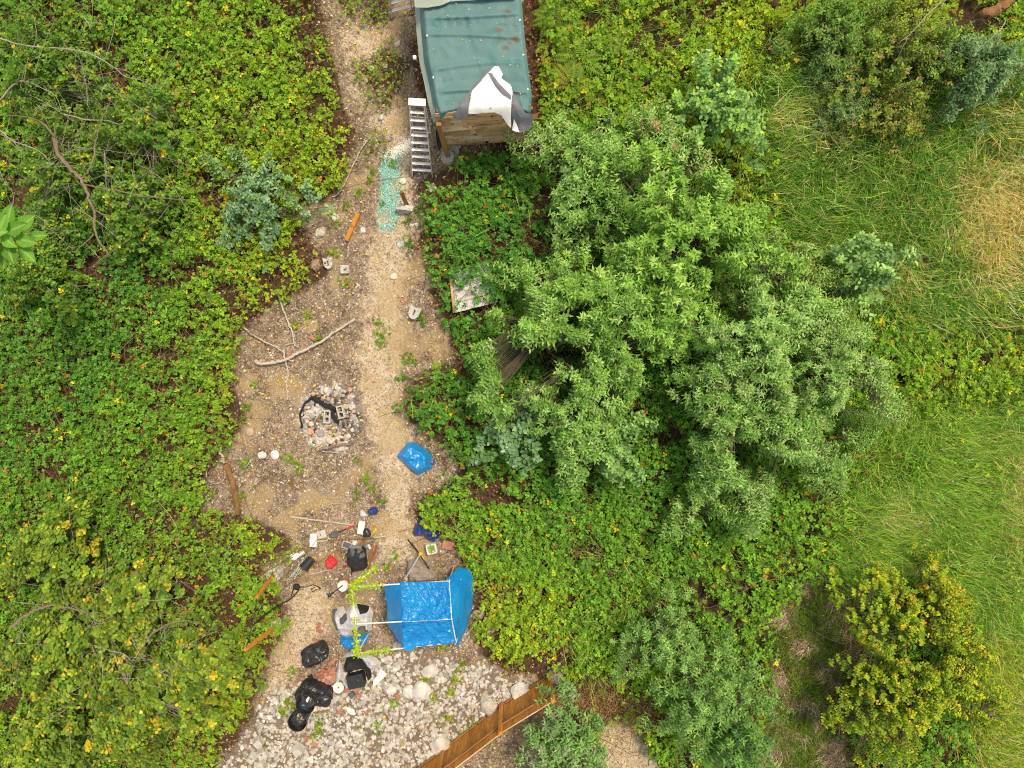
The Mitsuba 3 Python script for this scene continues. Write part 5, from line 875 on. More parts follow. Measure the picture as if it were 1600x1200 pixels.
kk = thing('concrete_tile', 'tilted square concrete tile with a dark mark between shovel blade and white block', 'tile'); put('slab', cbox(.27, .24, .07, .01, .003, 8), 'concrete', parent=kk, at=xf(G(502.6, 834.8, .07), 14, 1.0, 8)); put('mark', cbox(.02, .10, .012, .003), 'dark_grey_sheet', parent=kk, at=xf(G(500.5, 834.8, .106), 14, 1.0, 8))
put('dark_lump', blob(.11, .14, .09, 31, .25, 8, .9, 3), 'black_plastic', smooth=True, label='small black bundle below the upright white block', cat='bundle', at=xf(G(573.8, 832.5, 0), 10))
kk = thing('dark_tray', 'dark mesh tray with a pale rim left of the white jug', 'tray'); put('mesh_panel', cbox(.26, .19, .02, .004), 'dark_grey_sheet', parent=kk, at=xf(G(542, 852, .06), -18))
for dx, dy, sx, sy in ((0, .10, .28, .02), (0, -.10, .28, .02), (.135, 0, .02, .21), (-.135, 0, .02, .21)): a = math.radians(-18); put('rim', cbox(sx, sy, .03, .004), 'silver_sheet', parent=kk, at=xf(G(542, 852, .065) + [dx * math.cos(a) - dy * math.sin(a), dx * math.sin(a) + dy * math.cos(a), 0], -18))
kk = thing('white_jug', 'small white plastic jug at the top of the black bag', 'jug'); put('body', lathe([(.001, 0), (.075, 0), (.08, .03), (.08, .15), (.05, .2), (.025, .22), (.025, .25), (.001, .25)], 20), 'white_plastic', parent=kk, smooth=40, at=xf(G(555.5, 847.5, 0))); put('cap', lathe([(.001, .04), (.03, .04), (.03, 0)][::-1], 14), 'white_plastic', parent=kk, at=xf(G(555.5, 847.5, .25)))
bb = thing('black_bag', 'black fabric bag with a flat grey bar on top and straps trailing below', 'bag'); put('body', blob(.27, .34, .20, 33, .26, 6, .7, 5), 'black_cloth', parent=bb, smooth=True, at=xf(G(560, 870, 0), 12)); put('flap', drape([(547, 857), (565, 857), (571, 868), (562, 882), (553, 877), (547, 872)], lambda x, y, e: .34 + .10 * crumple(x, y, 3.5, 5) - .05 * ss(.1, 0, e), .024, .3), 'dark_grey_sheet', parent=bb, smooth=40); put('bar', cbox(.37, .09, .05, .01), 'grey_cloth', parent=bb, at=xf(G(555.5, 854.5, .36), -1))
for i, (a, b) in enumerate([((552, 882), (549, 898)), ((554, 884), (552, 893)), ((566, 884), (565, 887))]): put('strap', tube([G(*a, .05), G(*b, .03)], .018, 6), 'black_cloth', parent=bb)
put('carton', cbox(.17, .13, .10, .006, .004, 3), 'rotten_wood', label='brown cardboard carton under the tool handle right of the jug', cat='box', at=xf(G(566.5, 850, .08), 25)); put('blue_label_can', lathe([(.001, 0), (.045, 0), (.05, .01), (.05, .15), (.045, .16), (.001, .16)], 18), 'silver_sheet', smooth=40, label='silver can lying right of the brown carton', cat='can', at=xf(G(575, 851, .06), 30, 1, 80)); put('blue_scrap', blob(.05, .04, .03, 37, .3, 12, 1, 2), 'painted_soft', color=np.tile((.10, .35, .52), (162, 1)), label='light blue scrap between the carton and the silver can', cat='scrap', at=xf(G(571.5, 853.5, .02)))
for i, (a, b, w, lab) in enumerate([((583, 852.5), (572.8, 887), .07, 'rusty brown plank right of the black bag, left of the two'), ((588.7, 852.5), (575.5, 888.5), .06, 'rusty brown plank right of the black bag, right of the two')]):
    A, B = G(*a, .05), G(*b, .05); L = np.linalg.norm(B - A); put('plank', board(L, w, .04, 3, 70 + i), None, label=lab, cat='plank', at=xf((A + B) / 2, math.degrees(math.atan2(B[1] - A[1], B[0] - A[0]))))
ground_cloth('red_bag', 'red fabric bag lying open west of the black bag', 'bag', [(508, 876), (511, 872), (515, 867), (521, 869), (528, 876), (527.5, 882), (523, 885), (517, 890), (512, 886), (509, 882)], 'red_cloth', .16, 4.6, 109, .016, .07, .26)
rod('brown_stick', 'thin brown stick leading from the heap to the black bucket', 'stick', (532, 856), (490, 884), .016, 'rotten_wood', (.05, .05)); rod('pale_stick', 'thin pale stick below the red bag', 'stick', (515, 890), (486.5, 897), .015, 'pale_bark'); rod('grey_stick', 'bent brown twig below the red bag', 'stick', (526, 888), (490, 900), .012, 'bark', mid=(510, 895))
kk = thing('tipped_bucket', 'black bucket lying on its side with red cloth spilling out', 'bucket'); put('shell', lathe([(.001, 0), (.13, 0), (.165, .36), (.175, .37), (.160, .36), (.125, .02), (.001, .02)], 26), 'black_plastic', parent=kk, smooth=35, at=xf(G(487, 872.5, .15), 232, 1, 0, 84)); put('red_lining', blob(.11, .09, .07, 39, .2, 8, .9, 3), 'red_cloth', parent=kk, smooth=True, at=xf(G(479.5, 885, .08), 20))
put('drink_can', lathe([(.001, 0), (.05, 0), (.055, .012), (.055, .16), (.045, .175), (.001, .175)], 20), 'silver_sheet', smooth=40, label='silver drink can at the mouth of the tipped black bucket', cat='can', at=xf(G(485, 888, .07), 200, 1, 0, 80))
kk = thing('plant_stakes', 'bundle of thin pale green stakes lying west of the tipped bucket', 'stakes')
for a, b in (((475, 872), (457.5, 901)), ((476, 874), (461, 902)), ((474, 876), (455, 899)), ((478, 879), (466, 898)), ((472, 884), (448, 907))): put('stake', tube([G(*a, .14), G(*b, .03)], .011, 6), 'painted_soft', parent=kk, color=np.tile((.48, .60, .48), (12, 1)))
block('white_scrap', 'small white plastic piece west of the plant stakes', 471, 865.7, .22, .09, .05, 32, 'white_plastic'); put('white_rag', blob(.15, .10, .05, 43, .35, 8, 1, 3), 'white_cloth', smooth=True, label='torn white rag left of the small white plastic piece', cat='rag', at=xf(G(461, 869, 0), 20))
kk = thing('umbrella_bucket', 'white and orange bucket holding an upright black pole', 'bucket'); c = G(535.5, 916, .42); c0 = np.array([c[0], c[1], 0])
put('bucket', lathe([(.001, .0), (.13, 0), (.145, .24)], 28), 'orange_plastic', parent=kk, smooth=35, at=xf(c0)); put('rim', lathe([(.145, .24), (.155, .40), (.165, .42), (.15, .42), (.14, .40), (.001, .385)], 28), 'white_plastic', parent=kk, smooth=35, at=xf(c0))
tp_ = G(515.5, 929.5, 1.55); put('pole', tube([c0 + [0, 0, .2], tp_], .017, 8), 'black_matte', parent=kk, smooth=40); put('hub', blob(.06, .06, .05, 45, .1, 6, 1, 2), 'black_plastic', parent=kk, smooth=True, at=xf(tp_))
for i in range(5): a = i * 1.2566 + .4; put('arm', tube([tp_ + [0, 0, .02], tp_ + [.10 * math.cos(a), .10 * math.sin(a), .01], tp_ + [.12 * math.cos(a), .12 * math.sin(a), -.07]], .012, 5), 'black_matte', parent=kk)

# ------------------------------------------------------------------ blocks, bricks and rocks
def hollow_block(name, label, px, py, rz, sx=.20, sy=.40, z=.0):
    o = shapely.box(-sx / 2, -sy / 2, sx / 2, sy / 2); h = shapely.union_all([shapely.box(-sx / 2 + .035, -sy / 2 + .04, sx / 2 - .035, -.02), shapely.box(-sx / 2 + .035, .02, sx / 2 - .035, sy / 2 - .04)])
    m = trimesh.creation.extrude_polygon(o.difference(h), .19, engine='earcut'); return put(name, (np.array(m.vertices), np.array(m.faces)), 'concrete', label=label, cat='cinder block', at=xf(G(px, py, z), rz))
hollow_block('cinder_block', 'two cell cinder block in the fire pit, right of the charred log', 534, 643.7, 14); hollow_block('cinder_block', 'two cell cinder block in the fire pit, left of the charred log', 513, 651, -3)
def u_block(name, label, px, py, rz, sx, sy, sz=.16):
    t = np.linspace(0, np.pi, 14); poly = [(-sx / 2, sy / 2), (-sx / 2, 0)] + [(-sx / 2 * math.cos(a), -sy / 2 * math.sin(a) * 1.0) for a in t[1:-1]] + [(sx / 2, 0), (sx / 2, sy / 2), (.25 * sx, sy * .40), (-.25 * sx, sy * .40)]
    o = shapely.Polygon(poly).difference(shapely.box(-.025, -sy * .22, .025, sy * .20)); m = trimesh.creation.extrude_polygon(o, sz, engine='earcut'); return put(name, (np.array(m.vertices), np.array(m.faces)), 'concrete', label=label, cat='block', at=xf(G(px, py, 0), rz))
u_block('slotted_block', 'pale rounded concrete block with a slot on the path west of the corrugated sheet', 648, 489, -22, .34, .42); u_block('slotted_block', 'brown weathered slotted block at the bramble edge beside the square white block', 514, 412, 8, .28, .36)
sqb = block('square_block', 'square white concrete block with a dark mark at the bramble edge', 539, 421, .26, .25, .12, 2); put('mark', cbox(.10, .06, .012, .003), 'dark_grey_sheet', parent=sqb, at=xf(G(539, 421, .124), 20))
block('broken_block', 'broken grey white block on the bramble edge below the ladder', 675.5, 294, .24, .20, .14, 35)
for px, py, rz, sz, lab in ((404.8, 1157.5, 42, .30, 'topmost of the concrete blocks in the southwest corner of the rubble'), (411.8, 1174.5, 18, .30, 'pale block with a dark hole, rightmost of the southwest block group'), (396, 1181, -35, .29, 'leftmost of the concrete blocks in the southwest corner of the rubble'), (409, 1190, 10, .24, 'lowest concrete block of the southwest block group'), (466, 1169.5, 24, .34, 'wedge shaped concrete block lying alone right of the southwest block group')):
    kk = thing('pier_block', lab, 'concrete block'); q = G(px, py, 0); b0 = [[-sz / 2, -sz / 2, 0], [sz / 2, -sz / 2, 0], [sz / 2, sz / 2, 0], [-sz / 2, sz / 2, 0]]; tt = [[x * .72, y * .72, .2] for x, y, _ in b0]; hm = trimesh.convex.convex_hull(np.array(b0 + tt) + R(int(px)).normal(0, .012, (8, 3)))
    put('body', (np.array(hm.vertices), np.array(hm.faces)), 'concrete', parent=kk, at=xf(q, rz, 1.0, 14)); put('hole', lathe([(.001, 0), (.03, 0), (.03, .01), (.001, .01)], 10), 'dark_grey_sheet', parent=kk, at=xf(q + [0, 0, .195], rz, 1.0, 14))
BR = mikit.ply(cbox(.20, .095, .06, .005, .0015, 9), 'brick_clay'); rb = R(230)
PILE = [(521.5, 1031.5, 50, 1), (518, 1035.5, 20, 0), (520, 1046, 40, 1), (515, 1042, 120, 0), (503.5, 1052, 15, 0), (502, 1057.5, 12, 1), (508, 1060, 70, 0), (512.5, 1055, 25, 1), (503.5, 1063, 110, 0), (511, 1064.5, 80, 1), (515.5, 1066, 45, 0), (520, 1061, 140, 0), (518.5, 1050.5, 20, 1), (513.5, 1049.5, 60, 0), (508.5, 1055, 95, 2), (499, 1053.5, 5, 0), (506, 1048, 150, 0), (516, 1058, 10, 2), (523, 1054, 75, 0), (510, 1069, 30, 0)]
PL = {0: 'northernmost brick of the loose pile', 1: 'second brick from the north end of the loose pile', 2: 'brick standing proud at the east side of the loose pile', 3: 'brick above the middle of the loose pile', 4: 'westernmost upper brick of the loose pile', 8: 'brick at the southwest corner of the loose pile', 18: 'brick at the east edge of the loose pile beside the silver foil', 15: 'westernmost brick of the loose pile', 16: 'brick at the northwest corner of the loose pile', 19: 'southernmost brick of the loose pile'}
for i, (a, b, rz, lv) in enumerate(PILE): put('brick', BR, None, label=PL.get(i, 'pink clay brick in the tangled middle of the loose pile by the black sack'), cat='brick', group='bricks of the loose pile', at=xf(G(a, b, .035 + .06 * lv), rz, 1.0, rb.normal(0, 9), rb.normal(0, 9)))
for a, b, rz, lab in ((499, 1000, 62, 'brick alone on the path, upper of two above the lone black sack'), (498, 1005.5, -25, 'brick alone on the path, lower of two above the lone black sack'), (492, 1000.8 + 20 - 20.8 + 0.5 + 0, -30, None)) if 0 else ((498, 978, 62, 'brick on the path west of the collapsed tent, upper of two'), (499, 986, -25, 'brick on the path west of the collapsed tent, lower of two'), (492.5, 1000.5, -30, 'brick touching the top of the lone black sack'), (475, 1062, -40, 'brick left of the pointed corner sack, upper of two'), (461, 1070, 60, 'brick left of the pointed corner sack, lower of two'), (531.5, 1111, 48, 'brick on the rubble left of the twisted white plastic'), (575.5, 1110.5, 45, 'brick on the rubble right of the twisted white plastic'), (541.5, 1079, 10, 'brick under the lower left corner of the black appliance'), (558, 1077.5, 5, 'brick under the lower edge of the black appliance'), (562, 1087, 50, 'brick right of the small dark grey box'), (519, 1083, 45, 'brick below the pointed corner sack'), (622, 1088, -45, 'brick lying in the rubble below the pale boulders'), (492, 1162, -20, 'pair brick left of the wedge shaped block, right one'), (479, 1155, 70, 'pair brick left of the wedge shaped block, left one'), (488, 528, -30, 'brown brick beside the long pale branch'), (630, 471, -60, 'small red brick north of the slotted block'), (453, 552, 80, 'brown brick under the forked pale branches')):
    put('brick', BR, None, label=lab, cat='brick', at=xf(G(a, b, .03), rz, 1.0, rb.normal(0, 5), rb.normal(0, 5)))
labels[[k for k in labels if labels[k].get('label', '').startswith('pair brick left of the wedge shaped block, right')][0]]['label'] = 'right brick of two above the wedge shaped concrete block'
labels[[k for k in labels if labels[k].get('label', '').startswith('pair brick left of the wedge shaped block, left')][0]]['label'] = 'left brick of two above the wedge shaped concrete block'
def rock(name, label, px, py, rad, seed, col, group=None, flat=.6, cat_='rock', sub=2, parent=None, jit=.0, z=0):
    r = R(seed); m = trimesh.creation.icosphere(subdivisions=sub); v = np.array(m.vertices); v = v * r.uniform(.8, 1.2, 3); v = v * (1 + .35 * (nz(v[:, 0] + seed, v[:, 1] + v[:, 2], 1.6, seed) - .5) + .18 * (nz(v[:, 0] + v[:, 2], v[:, 1] + seed, 4.0, seed + 1) - .5))[:, None]
    v = v * rad; v[:, 2] *= flat; c = np.clip(np.array(col) * (1 + .5 * (nz(v[:, 0] / rad + seed, v[:, 1] / rad + v[:, 2] / rad, 3.5, seed + 2) - .5))[:, None], 0, .9); p = G(px, py, 0); p[2] = relief(p[0], p[1]) + rad * flat * .35 + z
    return put(name, (v, m.faces), 'loose_stone', parent=parent, smooth=30 if 0 else False, color=c, label=label, cat=cat_ if label else None, group=group, at=xf(p, r.uniform(0, 360)))
for a, b, q, col, lab in ((672, 1047, .23, (.60, .58, .54), 'large whitish boulder at the top of the rubble, right of the pale stick'), (658, 1077, .28, (.64, .62, .58), 'largest whitish boulder in the rubble below the pale stick'), (640, 1079, .20, (.66, .64, .60), 'pale boulder just left of the largest boulder'), (765, 1103, .30, (.50, .48, .42), 'flat grey boulder near the first fence panel'), (690, 1164, .30, (.58, .56, .52), 'pale boulder behind the middle fence post'), (814, 1081, .30, (.62, .60, .56), 'pale boulder against the fence foot'), (868, 1053, .26, (.30, .28, .26), 'grey boulder at the end of the cedar fence'), (612, 1079, .14, (.68, .65, .6), 'oval white rock left of the boulders in the rubble'), (765, 980, .20, (.42, .40, .32), 'mossy rock in the brambles right of the shelter'), (747, 960, .18, (.34, .31, .28), 'grey rock right of the blue shelter flap'), (620, 1008, .13, (.5, .48, .44), 'grey rock under the south side of the shelter'), (524, 340, .13, (.62, .60, .56), 'pale rock left of the lying post'), (501, 363, .16, (.60, .54, .44), 'round tan rock below the sand heap'), (567, 360, .11, (.58, .60, .58), 'grey white rock right of the lying post'), (494, 414, .17, (.38, .29, .20), 'brown rock left of the weathered slotted block'), (615, 432, .10, (.72, .68, .60), 'white oval rock on the path north of the slotted block'), (626, 382, .11, (.50, .60, .57), 'greenish grey rock on the path below the teal chips'), (630, 283, .10, (.72, .68, .6), 'pale rock above the short rusty post'), (410, 711, .12, (.70, .67, .62), 'white rock west of the fire pit, left of two'), (430, 711, .13, (.74, .72, .68), 'white rock west of the fire pit, right of two'), (391, 675, .15, (.50, .38, .29), 'brown rock at the bramble edge west of the fire pit'), (696, 620.5, .11, (.82, .82, .80), 'bright white round rock in the brambles east of the fire pit'), (644, 352, .07, (.74, .70, .62), 'left white stone of three below the short post'), (651, 351, .06, (.74, .70, .62), 'right white stone of three below the short post'), (621, 69, .10, (.58, .52, .42), 'tan rock beside the shed roof below the second ladder'), (602, 103, .07, (.60, .55, .45), 'tan rock on the north path east of the weeds'), (580, 107, .09, (.66, .60, .52), 'pale rock on the north path west of the weeds'), (607, 216, .10, (.42, .36, .30), 'brown rock north of the white chips'), (595, 183, .09, (.60, .60, .60), 'grey rock at the north end of the path'), (640, 900, .0, (0, 0, 0), ''), (654, 1093, .09, (.6, .56, .5), 'pale rock below the largest boulder'), (1020, 1190, .14, (.62, .54, .42), 'tan rock on the sandy patch at the south edge')):
    if q: rock('rock', lab, a, b, q, int(a * 7 + b), col)

# ------------------------------------------------------------------ fire pit
fp = thing('fire_pit', 'round fire pit ringed with river stones and grey ash', 'fire pit')
SC_ = [(.52, .44, .37), (.60, .50, .40), (.46, .38, .33), (.58, .38, .25), (.40, .36, .35), (.66, .60, .52)]; r = R(240)
FS = [(510, 170, 35), (830, 160, 33), (720, 175, 24), (760, 185, 22), (400, 215, 22), (830, 250, 27), (300, 725, 42), (235, 660, 38), (570, 835, 58), (445, 750, 45), (395, 725, 30), (360, 840, 26), (470, 880, 26), (415, 905, 28), (225, 470, 20), (270, 490, 24), (780, 385, 33), (840, 410, 29), (885, 455, 25), (875, 530, 35), (810, 780, 30), (770, 860, 28), (720, 800, 18), (785, 815, 30), (680, 860, 22), (860, 700, 26), (410, 660, 22), (310, 620, 32), (330, 330, 28), (405, 365, 27), (310, 460, 26), (325, 520, 26), (590, 330, 30), (540, 285, 28), (530, 225, 30), (630, 240, 25), (740, 240, 25), (560, 735, 36), (520, 640, 28), (690, 750, 22), (750, 700, 20), (930, 590, 17), (975, 570, 15), (150, 610, 22), (170, 380, 20), (340, 220, 27), (430, 185, 17), (255, 590, 22), (330, 680, 24), (350, 770, 22), (440, 820, 24), (620, 900, 20), (700, 890, 18), (860, 830, 18), (850, 300, 20), (900, 620, 18), (230, 400, 18), (270, 400, 20), (290, 560, 18), (480, 330, 16), (640, 770, 22), (830, 640, 18), (480, 690, 20), (260, 530, 16)]
for i, (a, b, q) in enumerate(FS):
    col = (.58, .36, .22) if i == 6 else (.34, .37, .33) if i == 7 else (.36, .33, .36) if i == 9 else (.60, .50, .40) if i == 8 else SC_[int(r.integers(6))]
    rock('stone', None, 450 + a / 8.571, 590 + b / 8.571, q / 8.571 / 50 * 1.02, 2500 + i, col, flat=.7, parent=fp, sub=2)
n = 240; a = r.uniform(0, 6.28, n); rr_ = .95 * np.sqrt(r.random(n)); c0 = G(514, 652, 0); x, y = c0[0] + rr_ * np.cos(a), c0[1] + rr_ * np.sin(a) * 1.05
v, f, c = stones(r, np.column_stack([x, y, relief(x, y)]), .02 + .03 * r.random(n), pick(r, SC_ + [(.05, .045, .04), (.6, .6, .6)], [1, 1, 1, 1, 1, 1, 3, 2], n)); put('cinders', (v, f), 'loose_stone', parent=fp, color=c, kind='stuff')
def branch(name, label, pts, rad, material, cat_='branch', z=.03, tw=(), taper=.45, n=8, m=6, parent=None):
    kk = thing(name, label, cat_); s = spline(GS([(p[0], p[1], p[2] if len(p) > 2 else z) for p in pts]), m); rr = R(int(pts[0][0])); s = s + rr.normal(0, rad * .22, s.shape) * [1, 1, .4]
    put('limb', tube(s, np.linspace(rad, rad * taper, len(s)) * rr.uniform(.88, 1.12, len(s)), n), material, parent=kk, smooth=True)
    for q in tw:
        s = spline(GS([(p[0], p[1], p[2] if len(p) > 2 else z) for p in q]), m); s = s + rr.normal(0, rad * .15, s.shape) * [1, 1, .3]; put('twig', tube(s, np.linspace(rad * .45, rad * .16, len(s)), 5), material, parent=kk, smooth=True)
    return kk
def z8(pts): return [(340 + a / 6, 440 + b / 6) for a, b in pts]
def z9(pts): return [(450 + a / 8.571, 590 + b / 8.571) for a, b in pts]
branch('charred_log', 'blackened log running into the middle of the fire pit from the upper left', z9([(340, 275), (440, 330), (550, 390), (650, 420)]), .075, 'charred', 'log', .12, taper=.9)
branch('charred_log', 'burnt log lying between the two cinder blocks of the fire pit', z9([(590, 390), (600, 480), (625, 560), (680, 600)]), .065, 'charred', 'log', .10, taper=.8)
branch('charred_branch', 'thin burnt branch curving along the left side of the fire pit', z9([(340, 270), (250, 320), (190, 420), (165, 520), (190, 660)]), .035, 'charred', z=.06, taper=.8)
for i, (p, lab) in enumerate([([(400, 580), (440, 500), (450, 460)], 'unburnt orange kindling stick left of the cinder blocks, steeper of two'), ([(380, 570), (430, 500), (490, 560)], 'unburnt orange kindling stick left of the cinder blocks, bent one')]): branch('kindling', lab, z9(p), .02, 'rotten_wood', 'stick', .10)
branch('brown_log', 'brown log lying along the south edge of the fire pit', z9([(410, 965), (550, 935), (700, 905), (850, 890)]), .055, 'bark', 'log', .06, taper=.6); branch('white_stick', 'whitish stick just south of the fire pit log', z9([(450, 985), (620, 1005), (780, 1018), (930, 1042)]), .018, 'pale_bark', 'stick', .03)
branch('fallen_branch', 'long curved pale branch lying across the clearing north of the fire pit', z8([(355, 745), (380, 765), (450, 770), (540, 757), (640, 728), (740, 680), (860, 620), (980, 558), (1100, 470), (1200, 405), (1290, 350)]), .05, 'pale_bark', z=.12, tw=[z8([(640, 728), (680, 735), (710, 750)])], taper=.7)
branch('fallen_branch', 'straight pale branch pointing up from the forked branches', z8([(555, 70), (600, 220), (650, 350), (700, 480), (715, 580), (740, 610)]), .034, 'pale_bark', z=.10, tw=[z8([(710, 575), (670, 585), (620, 600)])])
branch('fallen_branch', 'pale brown branch slanting out of the brambles to the forked branches', z8([(240, 425), (330, 500), (440, 560), (560, 620), (610, 660)]), .032, 'pale_bark', z=.12); branch('fallen_branch', 'thin pale branch hanging south from under the long curved branch', z8([(620, 640), (630, 720), (655, 820), (660, 870), (648, 950), (655, 1110)]), .028, 'pale_bark', z=.06)
branch('dark_branch', 'dark brown stick lying under the upper end of the long curved branch', z8([(955, 265), (950, 330), (960, 430), (985, 540)]), .026, 'bark', z=.05); branch('dark_branch', 'thin dark stick pointing from the long curved branch to the fire pit', z8([(990, 580), (1030, 660), (1100, 750), (1165, 840)]), .022, 'bark', z=.03)
branch('thin_stick', 'thin reddish stick at the west edge of the clearing, lower of two', z8([(85, 780), (160, 810), (230, 850), (330, 935)]), .016, 'pale_bark', 'stick', .05); branch('thin_stick', 'thin stick at the west edge of the clearing, upper of two', z8([(45, 665), (100, 700), (165, 745)]), .013, 'bark', 'stick', .05)
branch('rotten_log', 'rotten orange brown log at the west edge of the clearing below the fire pit', [(354, 725), (358, 738), (363, 750), (366, 765), (369, 782), (371, 803)], .105, 'rotten_wood', 'log', .08, taper=.75, n=10); branch('fallen_branch', 'stout whitish branch end touching the top of the rotten log', [(334, 700), (341, 703), (347, 712), (351, 724)], .05, 'pale_bark', z=.14, taper=.8); branch('thin_stick', 'pale stick right of the rotten log', [(395, 717), (388, 725), (381, 732)], .018, 'pale_bark', 'stick', .12, [[(372, 736), (366, 739), (361, 744)]])
hoop = [G(337 + 15 * math.cos(a), 741 + 15 * math.sin(a), .10) for a in np.linspace(-.9, 4.1, 30)]; put('wire_hoop', tube(hoop, .012, 6), 'pale_bark', smooth=True, label='thin pale hoop lying left of the rotten log', cat='hoop')
branch('bent_pipe', 'bent pale hose curving along the bramble edge west of the teal chips', [(519, 308), (528, 303), (538, 288), (547, 268), (556, 250), (563, 235), (572, 222), (582, 210)], .022, 'pale_bark', 'hose', .08, taper=.8)
branch('pale_stake', 'thin pale stick slanting over the rubble below the shelter', [(661, 1014, .6), (655, 1032, .4), (650, 1052, .08)], .016, 'pale_bark', 'stick'); branch('bent_stick', 'thin pale stick right of the lower corner of the shelter flap', [(722, 1000, .5), (735, 985, .45), (744, 973, .5)], .014, 'pale_bark', 'stick')
A, B = G(560, 333, .06), G(541.5, 376, .06); put('lying_post', board(np.linalg.norm(B - A), .13, .11, 0, 88), None, label='orange brown timber post lying on the path north of the clearing', cat='post', at=xf((A + B) / 2, math.degrees(math.atan2(B[1] - A[1], B[0] - A[0]))))
# sand heap
m = drape([(455, 340), (462, 322), (475, 315), (490, 320), (498, 333), (496, 348), (484, 358), (466, 356)], lambda x, y, e: relief(x, y) - .05 + .38 * ss(0, .5, e) + .05 * (nfbm(x, y, 4, 4) - .5), .03, .1, .05, 5); put('sand_heap', m, 'sand', smooth=50, label='small heap of tan sand at the bramble edge', cat='sand heap')

# ------------------------------------------------------------------ corrugated sheet half buried in the brambles
cs = thing('corrugated_sheet', 'white corrugated roofing sheet on a timber frame lying in the brambles', 'roofing sheet'); C00, C10, C11, C01 = G(710, 489, .45), G(778, 472, .5), G(762, 408, .5), G(704, 430, .45)
put('sheet', patch([C00, C10, C11, C01], 260, 14, lambda u, v: .014 * np.sin(u * 2 * np.pi * 23) + .015 * np.sin(v * 3 + u * 2), .004), 'corrugated_white', parent=cs, smooth=True)
def bar3(a, b, w, h_, tone, nm, seed):
    L = np.linalg.norm(b - a); d = (b - a) / L; s = norm(np.cross([0, 0, 1.0], d)); u = np.cross(d, s); v, f = cbox(L, w, h_, .004, .001, seed); put(nm, mikit.ply((v[:, :1] * d + v[:, 1:2] * s + v[:, 2:] * u + (a + b) / 2, f), 'wood', uv=plank_uv(v, L, 0, 1, tone, seed)), None, parent=cs)
e = np.array([0, 0, .04])
for i, t in enumerate((.28, .62)): bar3(C00 + (C01 - C00) * t + e, C10 + (C11 - C10) * t + e, .09, .03, 5, 'batten', 90 + i)
bar3(C00 + e * .8, C01 + e * .8, .08, .03, 1, 'edge_board', 95); bar3((C00 + C10) / 2 + e * 1.3, (C01 + C11) / 2 + e * 1.3, .05, .03, 5, 'cross_board', 96)
# brambles creeping over the sheet
r = R(250); n = 170; u, v_ = r.random(n), r.random(n); k = (ss(.45, .8, u + .25 * nz(u, v_, 4, 3)) + ss(.55, .9, v_ + .3 * nz(u, v_, 5, 6)) * 1.0 + ss(.75, .95, 1 - v_) * .5) > r.random(n); u, v_ = u[k], v_[k]
P = C00 + (C10 - C00) * u[:, None] * 1.08 + (C01 - C00) * v_[:, None] * 1.1 + np.column_stack([0 * u, 0 * u, .12 + .3 * r.random(len(u))]); v, f, c = trifoliate(r, P, r.uniform(0, 6.28, len(P)), .4, r.uniform(.09, .14, len(P)), bramble_colour(r, P[:, 0], P[:, 1], r.random(len(P)), r.random(len(P)) * .95 + .03, 0)); put('runner_leaves', (v, f), 'leaf_surface', smooth=True, color=c, label='bramble runners creeping over the corrugated sheet', cat='brambles', kind='stuff')

# ------------------------------------------------------------------ bare branches over the thickets
def z6(pts, z=1.7): return [(a / 3, b / 3, z) for a, b in pts]
branch('mossy_branch', 'crooked brown and white dead branch leaning over the northwest thicket', z6([(255, 640), (275, 720), (330, 790), (390, 860), (415, 930), (442, 990), (445, 1080), (470, 1140), (520, 1200)], 2.0), .065, 'bark', tw=[z6([(390, 865), (520, 890), (700, 920), (880, 940)], 1.9), z6([(442, 990), (500, 1010), (545, 1040)], 1.9), z6([(440, 1100), (400, 1140), (350, 1180)], 1.9), z6([(385, 840), (430, 770), (450, 660), (480, 560), (520, 470)], 1.9), z6([(255, 640), (190, 570), (90, 545), (0, 540)], 2.1)], taper=.3)
branch('bare_branch', 'long pale bare branch crossing the top of the northwest thicket', z6([(0, 180), (100, 210), (200, 222), (350, 235), (450, 265), (540, 320), (590, 360), (660, 375), (720, 410)], 1.9), 0.025, 'grey_bark', tw=[z6([(130, 265), (160, 215), (170, 140), (150, 70), (90, 58)]), z6([(210, 235), (250, 290), (262, 335)]), z6([(540, 320), (590, 330), (620, 350)])], taper=.3)
branch('bare_branch', 'pale bare branch fanning out at the west edge above the mossy branch', z6([(0, 470), (60, 400), (110, 380), (190, 410), (260, 450), (290, 520)], 1.9), 0.020, 'grey_bark', tw=[z6([(60, 400), (45, 460), (50, 510)]), z6([(110, 380), (200, 370), (240, 410)]), z6([(80, 395), (95, 320), (90, 310)]), z6([(240, 470), (180, 520), (150, 540)])], taper=.3)
branch('bare_branch', 'forked pale twig in the middle of the northwest thicket', z6([(300, 535), (400, 560), (500, 565), (570, 580), (650, 520), (730, 480)], 1.8), 0.017, 'grey_bark', tw=[z6([(570, 580), (640, 600), (700, 598)]), z6([(650, 520), (650, 480)]), z6([(360, 690), (500, 705), (640, 725), (800, 745), (940, 800)])], taper=.3)
branch('bare_branch', 'short forked white branch near the top of the northwest thicket', z6([(395, 85), (415, 110), (420, 135)], 1.6), 0.019, 'grey_bark', tw=[z6([(415, 105), (450, 105), (490, 112), (490, 75)]), z6([(430, 0), (435, 50), (430, 90)])], taper=.6)
branch('bare_branch', 'pale bare branch at the west edge beside the big glossy leaves', z6([(0, 610), (60, 660), (130, 685), (200, 720), (240, 770)], 2.0), 0.022, 'grey_bark', tw=[z6([(0, 800), (20, 850), (45, 885)]), z6([(60, 660), (100, 720), (95, 780)])], taper=.35)
def z10(pts, z=1.9): return [(a / 3, 800 + b / 3, z) for a, b in pts]
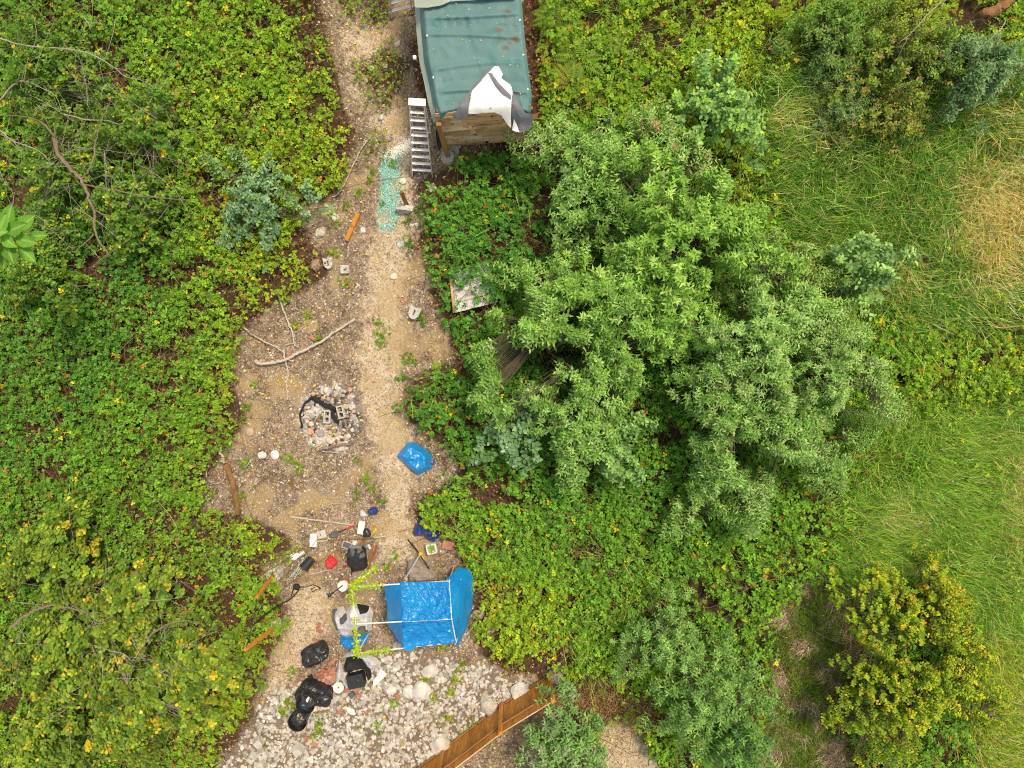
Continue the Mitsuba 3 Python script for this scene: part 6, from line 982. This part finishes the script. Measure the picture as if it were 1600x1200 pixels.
branch('mossy_branch', 'mossy forked dead branch over the southwest thicket', z10([(60, 540), (110, 490), (180, 455), (250, 435), (330, 450), (390, 470)]), .05, 'bark', tw=[z10([(200, 450), (205, 390), (215, 350)]), z10([(250, 435), (310, 455), (360, 430)])], taper=.35)
branch('bare_branch', 'thin pale branch arching through the southwest thicket', z10([(440, 625), (520, 650), (580, 665), (620, 695), (660, 640), (700, 590)]), 0.015, 'grey_bark', tw=[z10([(580, 665), (560, 720), (580, 760)])], taper=.35)
branch('bare_branch', 'mossy double branch at the right of the southwest thicket', z10([(690, 590), (760, 540), (820, 515), (880, 510), (940, 525)], 1.6), .034, 'bark', tw=[z10([(870, 515), (880, 570), (900, 620), (960, 620)], 1.5)], taper=.35); branch('bare_branch', 'forked pale branch above the lower southwest shrubs', z10([(750, 755), (800, 730), (850, 720), (900, 712)], 1.6), 0.019, 'grey_bark', tw=[z10([(750, 750), (790, 770), (825, 780)], 1.6), z10([(830, 770), (880, 830), (940, 890)], 1.5)], taper=.35)
branch('bare_branch', 'grey twig at the west edge of the southwest thicket', z10([(80, 615), (140, 618), (220, 625)]), 0.014, 'grey_bark', tw=[z10([(0, 720), (30, 690), (60, 660)]), z10([(90, 240), (130, 270), (140, 320)]), z10([(180, 290), (200, 230), (240, 180)])], taper=.4)
def z11(pts, z=1.9): return [(1400 + a / 8, b / 8, z) for a, b in pts]
branch('bare_branch', 'long pale bare branch crossing the northeast thicket', z11([(610, -60), (545, 40), (440, 140), (350, 230), (250, 350), (170, 430), (100, 490), (50, 520)], 2.2), 0.022, 'grey_bark', tw=[z11([(610, 0), (570, 110), (500, 220)], 2.1), z11([(350, 230), (330, 330)], 2.1), z11([(140, 480), (90, 580), (30, 700)], 2.1)], taper=.3)
branch('bare_branch', 'fan of fine bare twigs in the northeast corner', z11([(1370, 250), (1340, 320), (1250, 420), (1120, 540), (1000, 630)], 2.4), 0.017, 'grey_bark', tw=[z11([(1340, 310), (1290, 440), (1230, 540), (1170, 620)], 2.4), z11([(1350, 280), (1430, 350), (1450, 430)], 2.4), z11([(1330, 330), (1220, 340), (1120, 290), (1080, 240)], 2.4), z11([(1320, 350), (1300, 460), (1310, 520)], 2.4)], taper=.3)
branch('rotten_log', 'mossy orange brown log under the bushes at the top right corner', z11([(1100, 190), (1200, 150), (1300, 90), (1400, 10), (1450, -60)], 1.2), .16, 'rotten_wood', 'log', taper=.9, n=10)
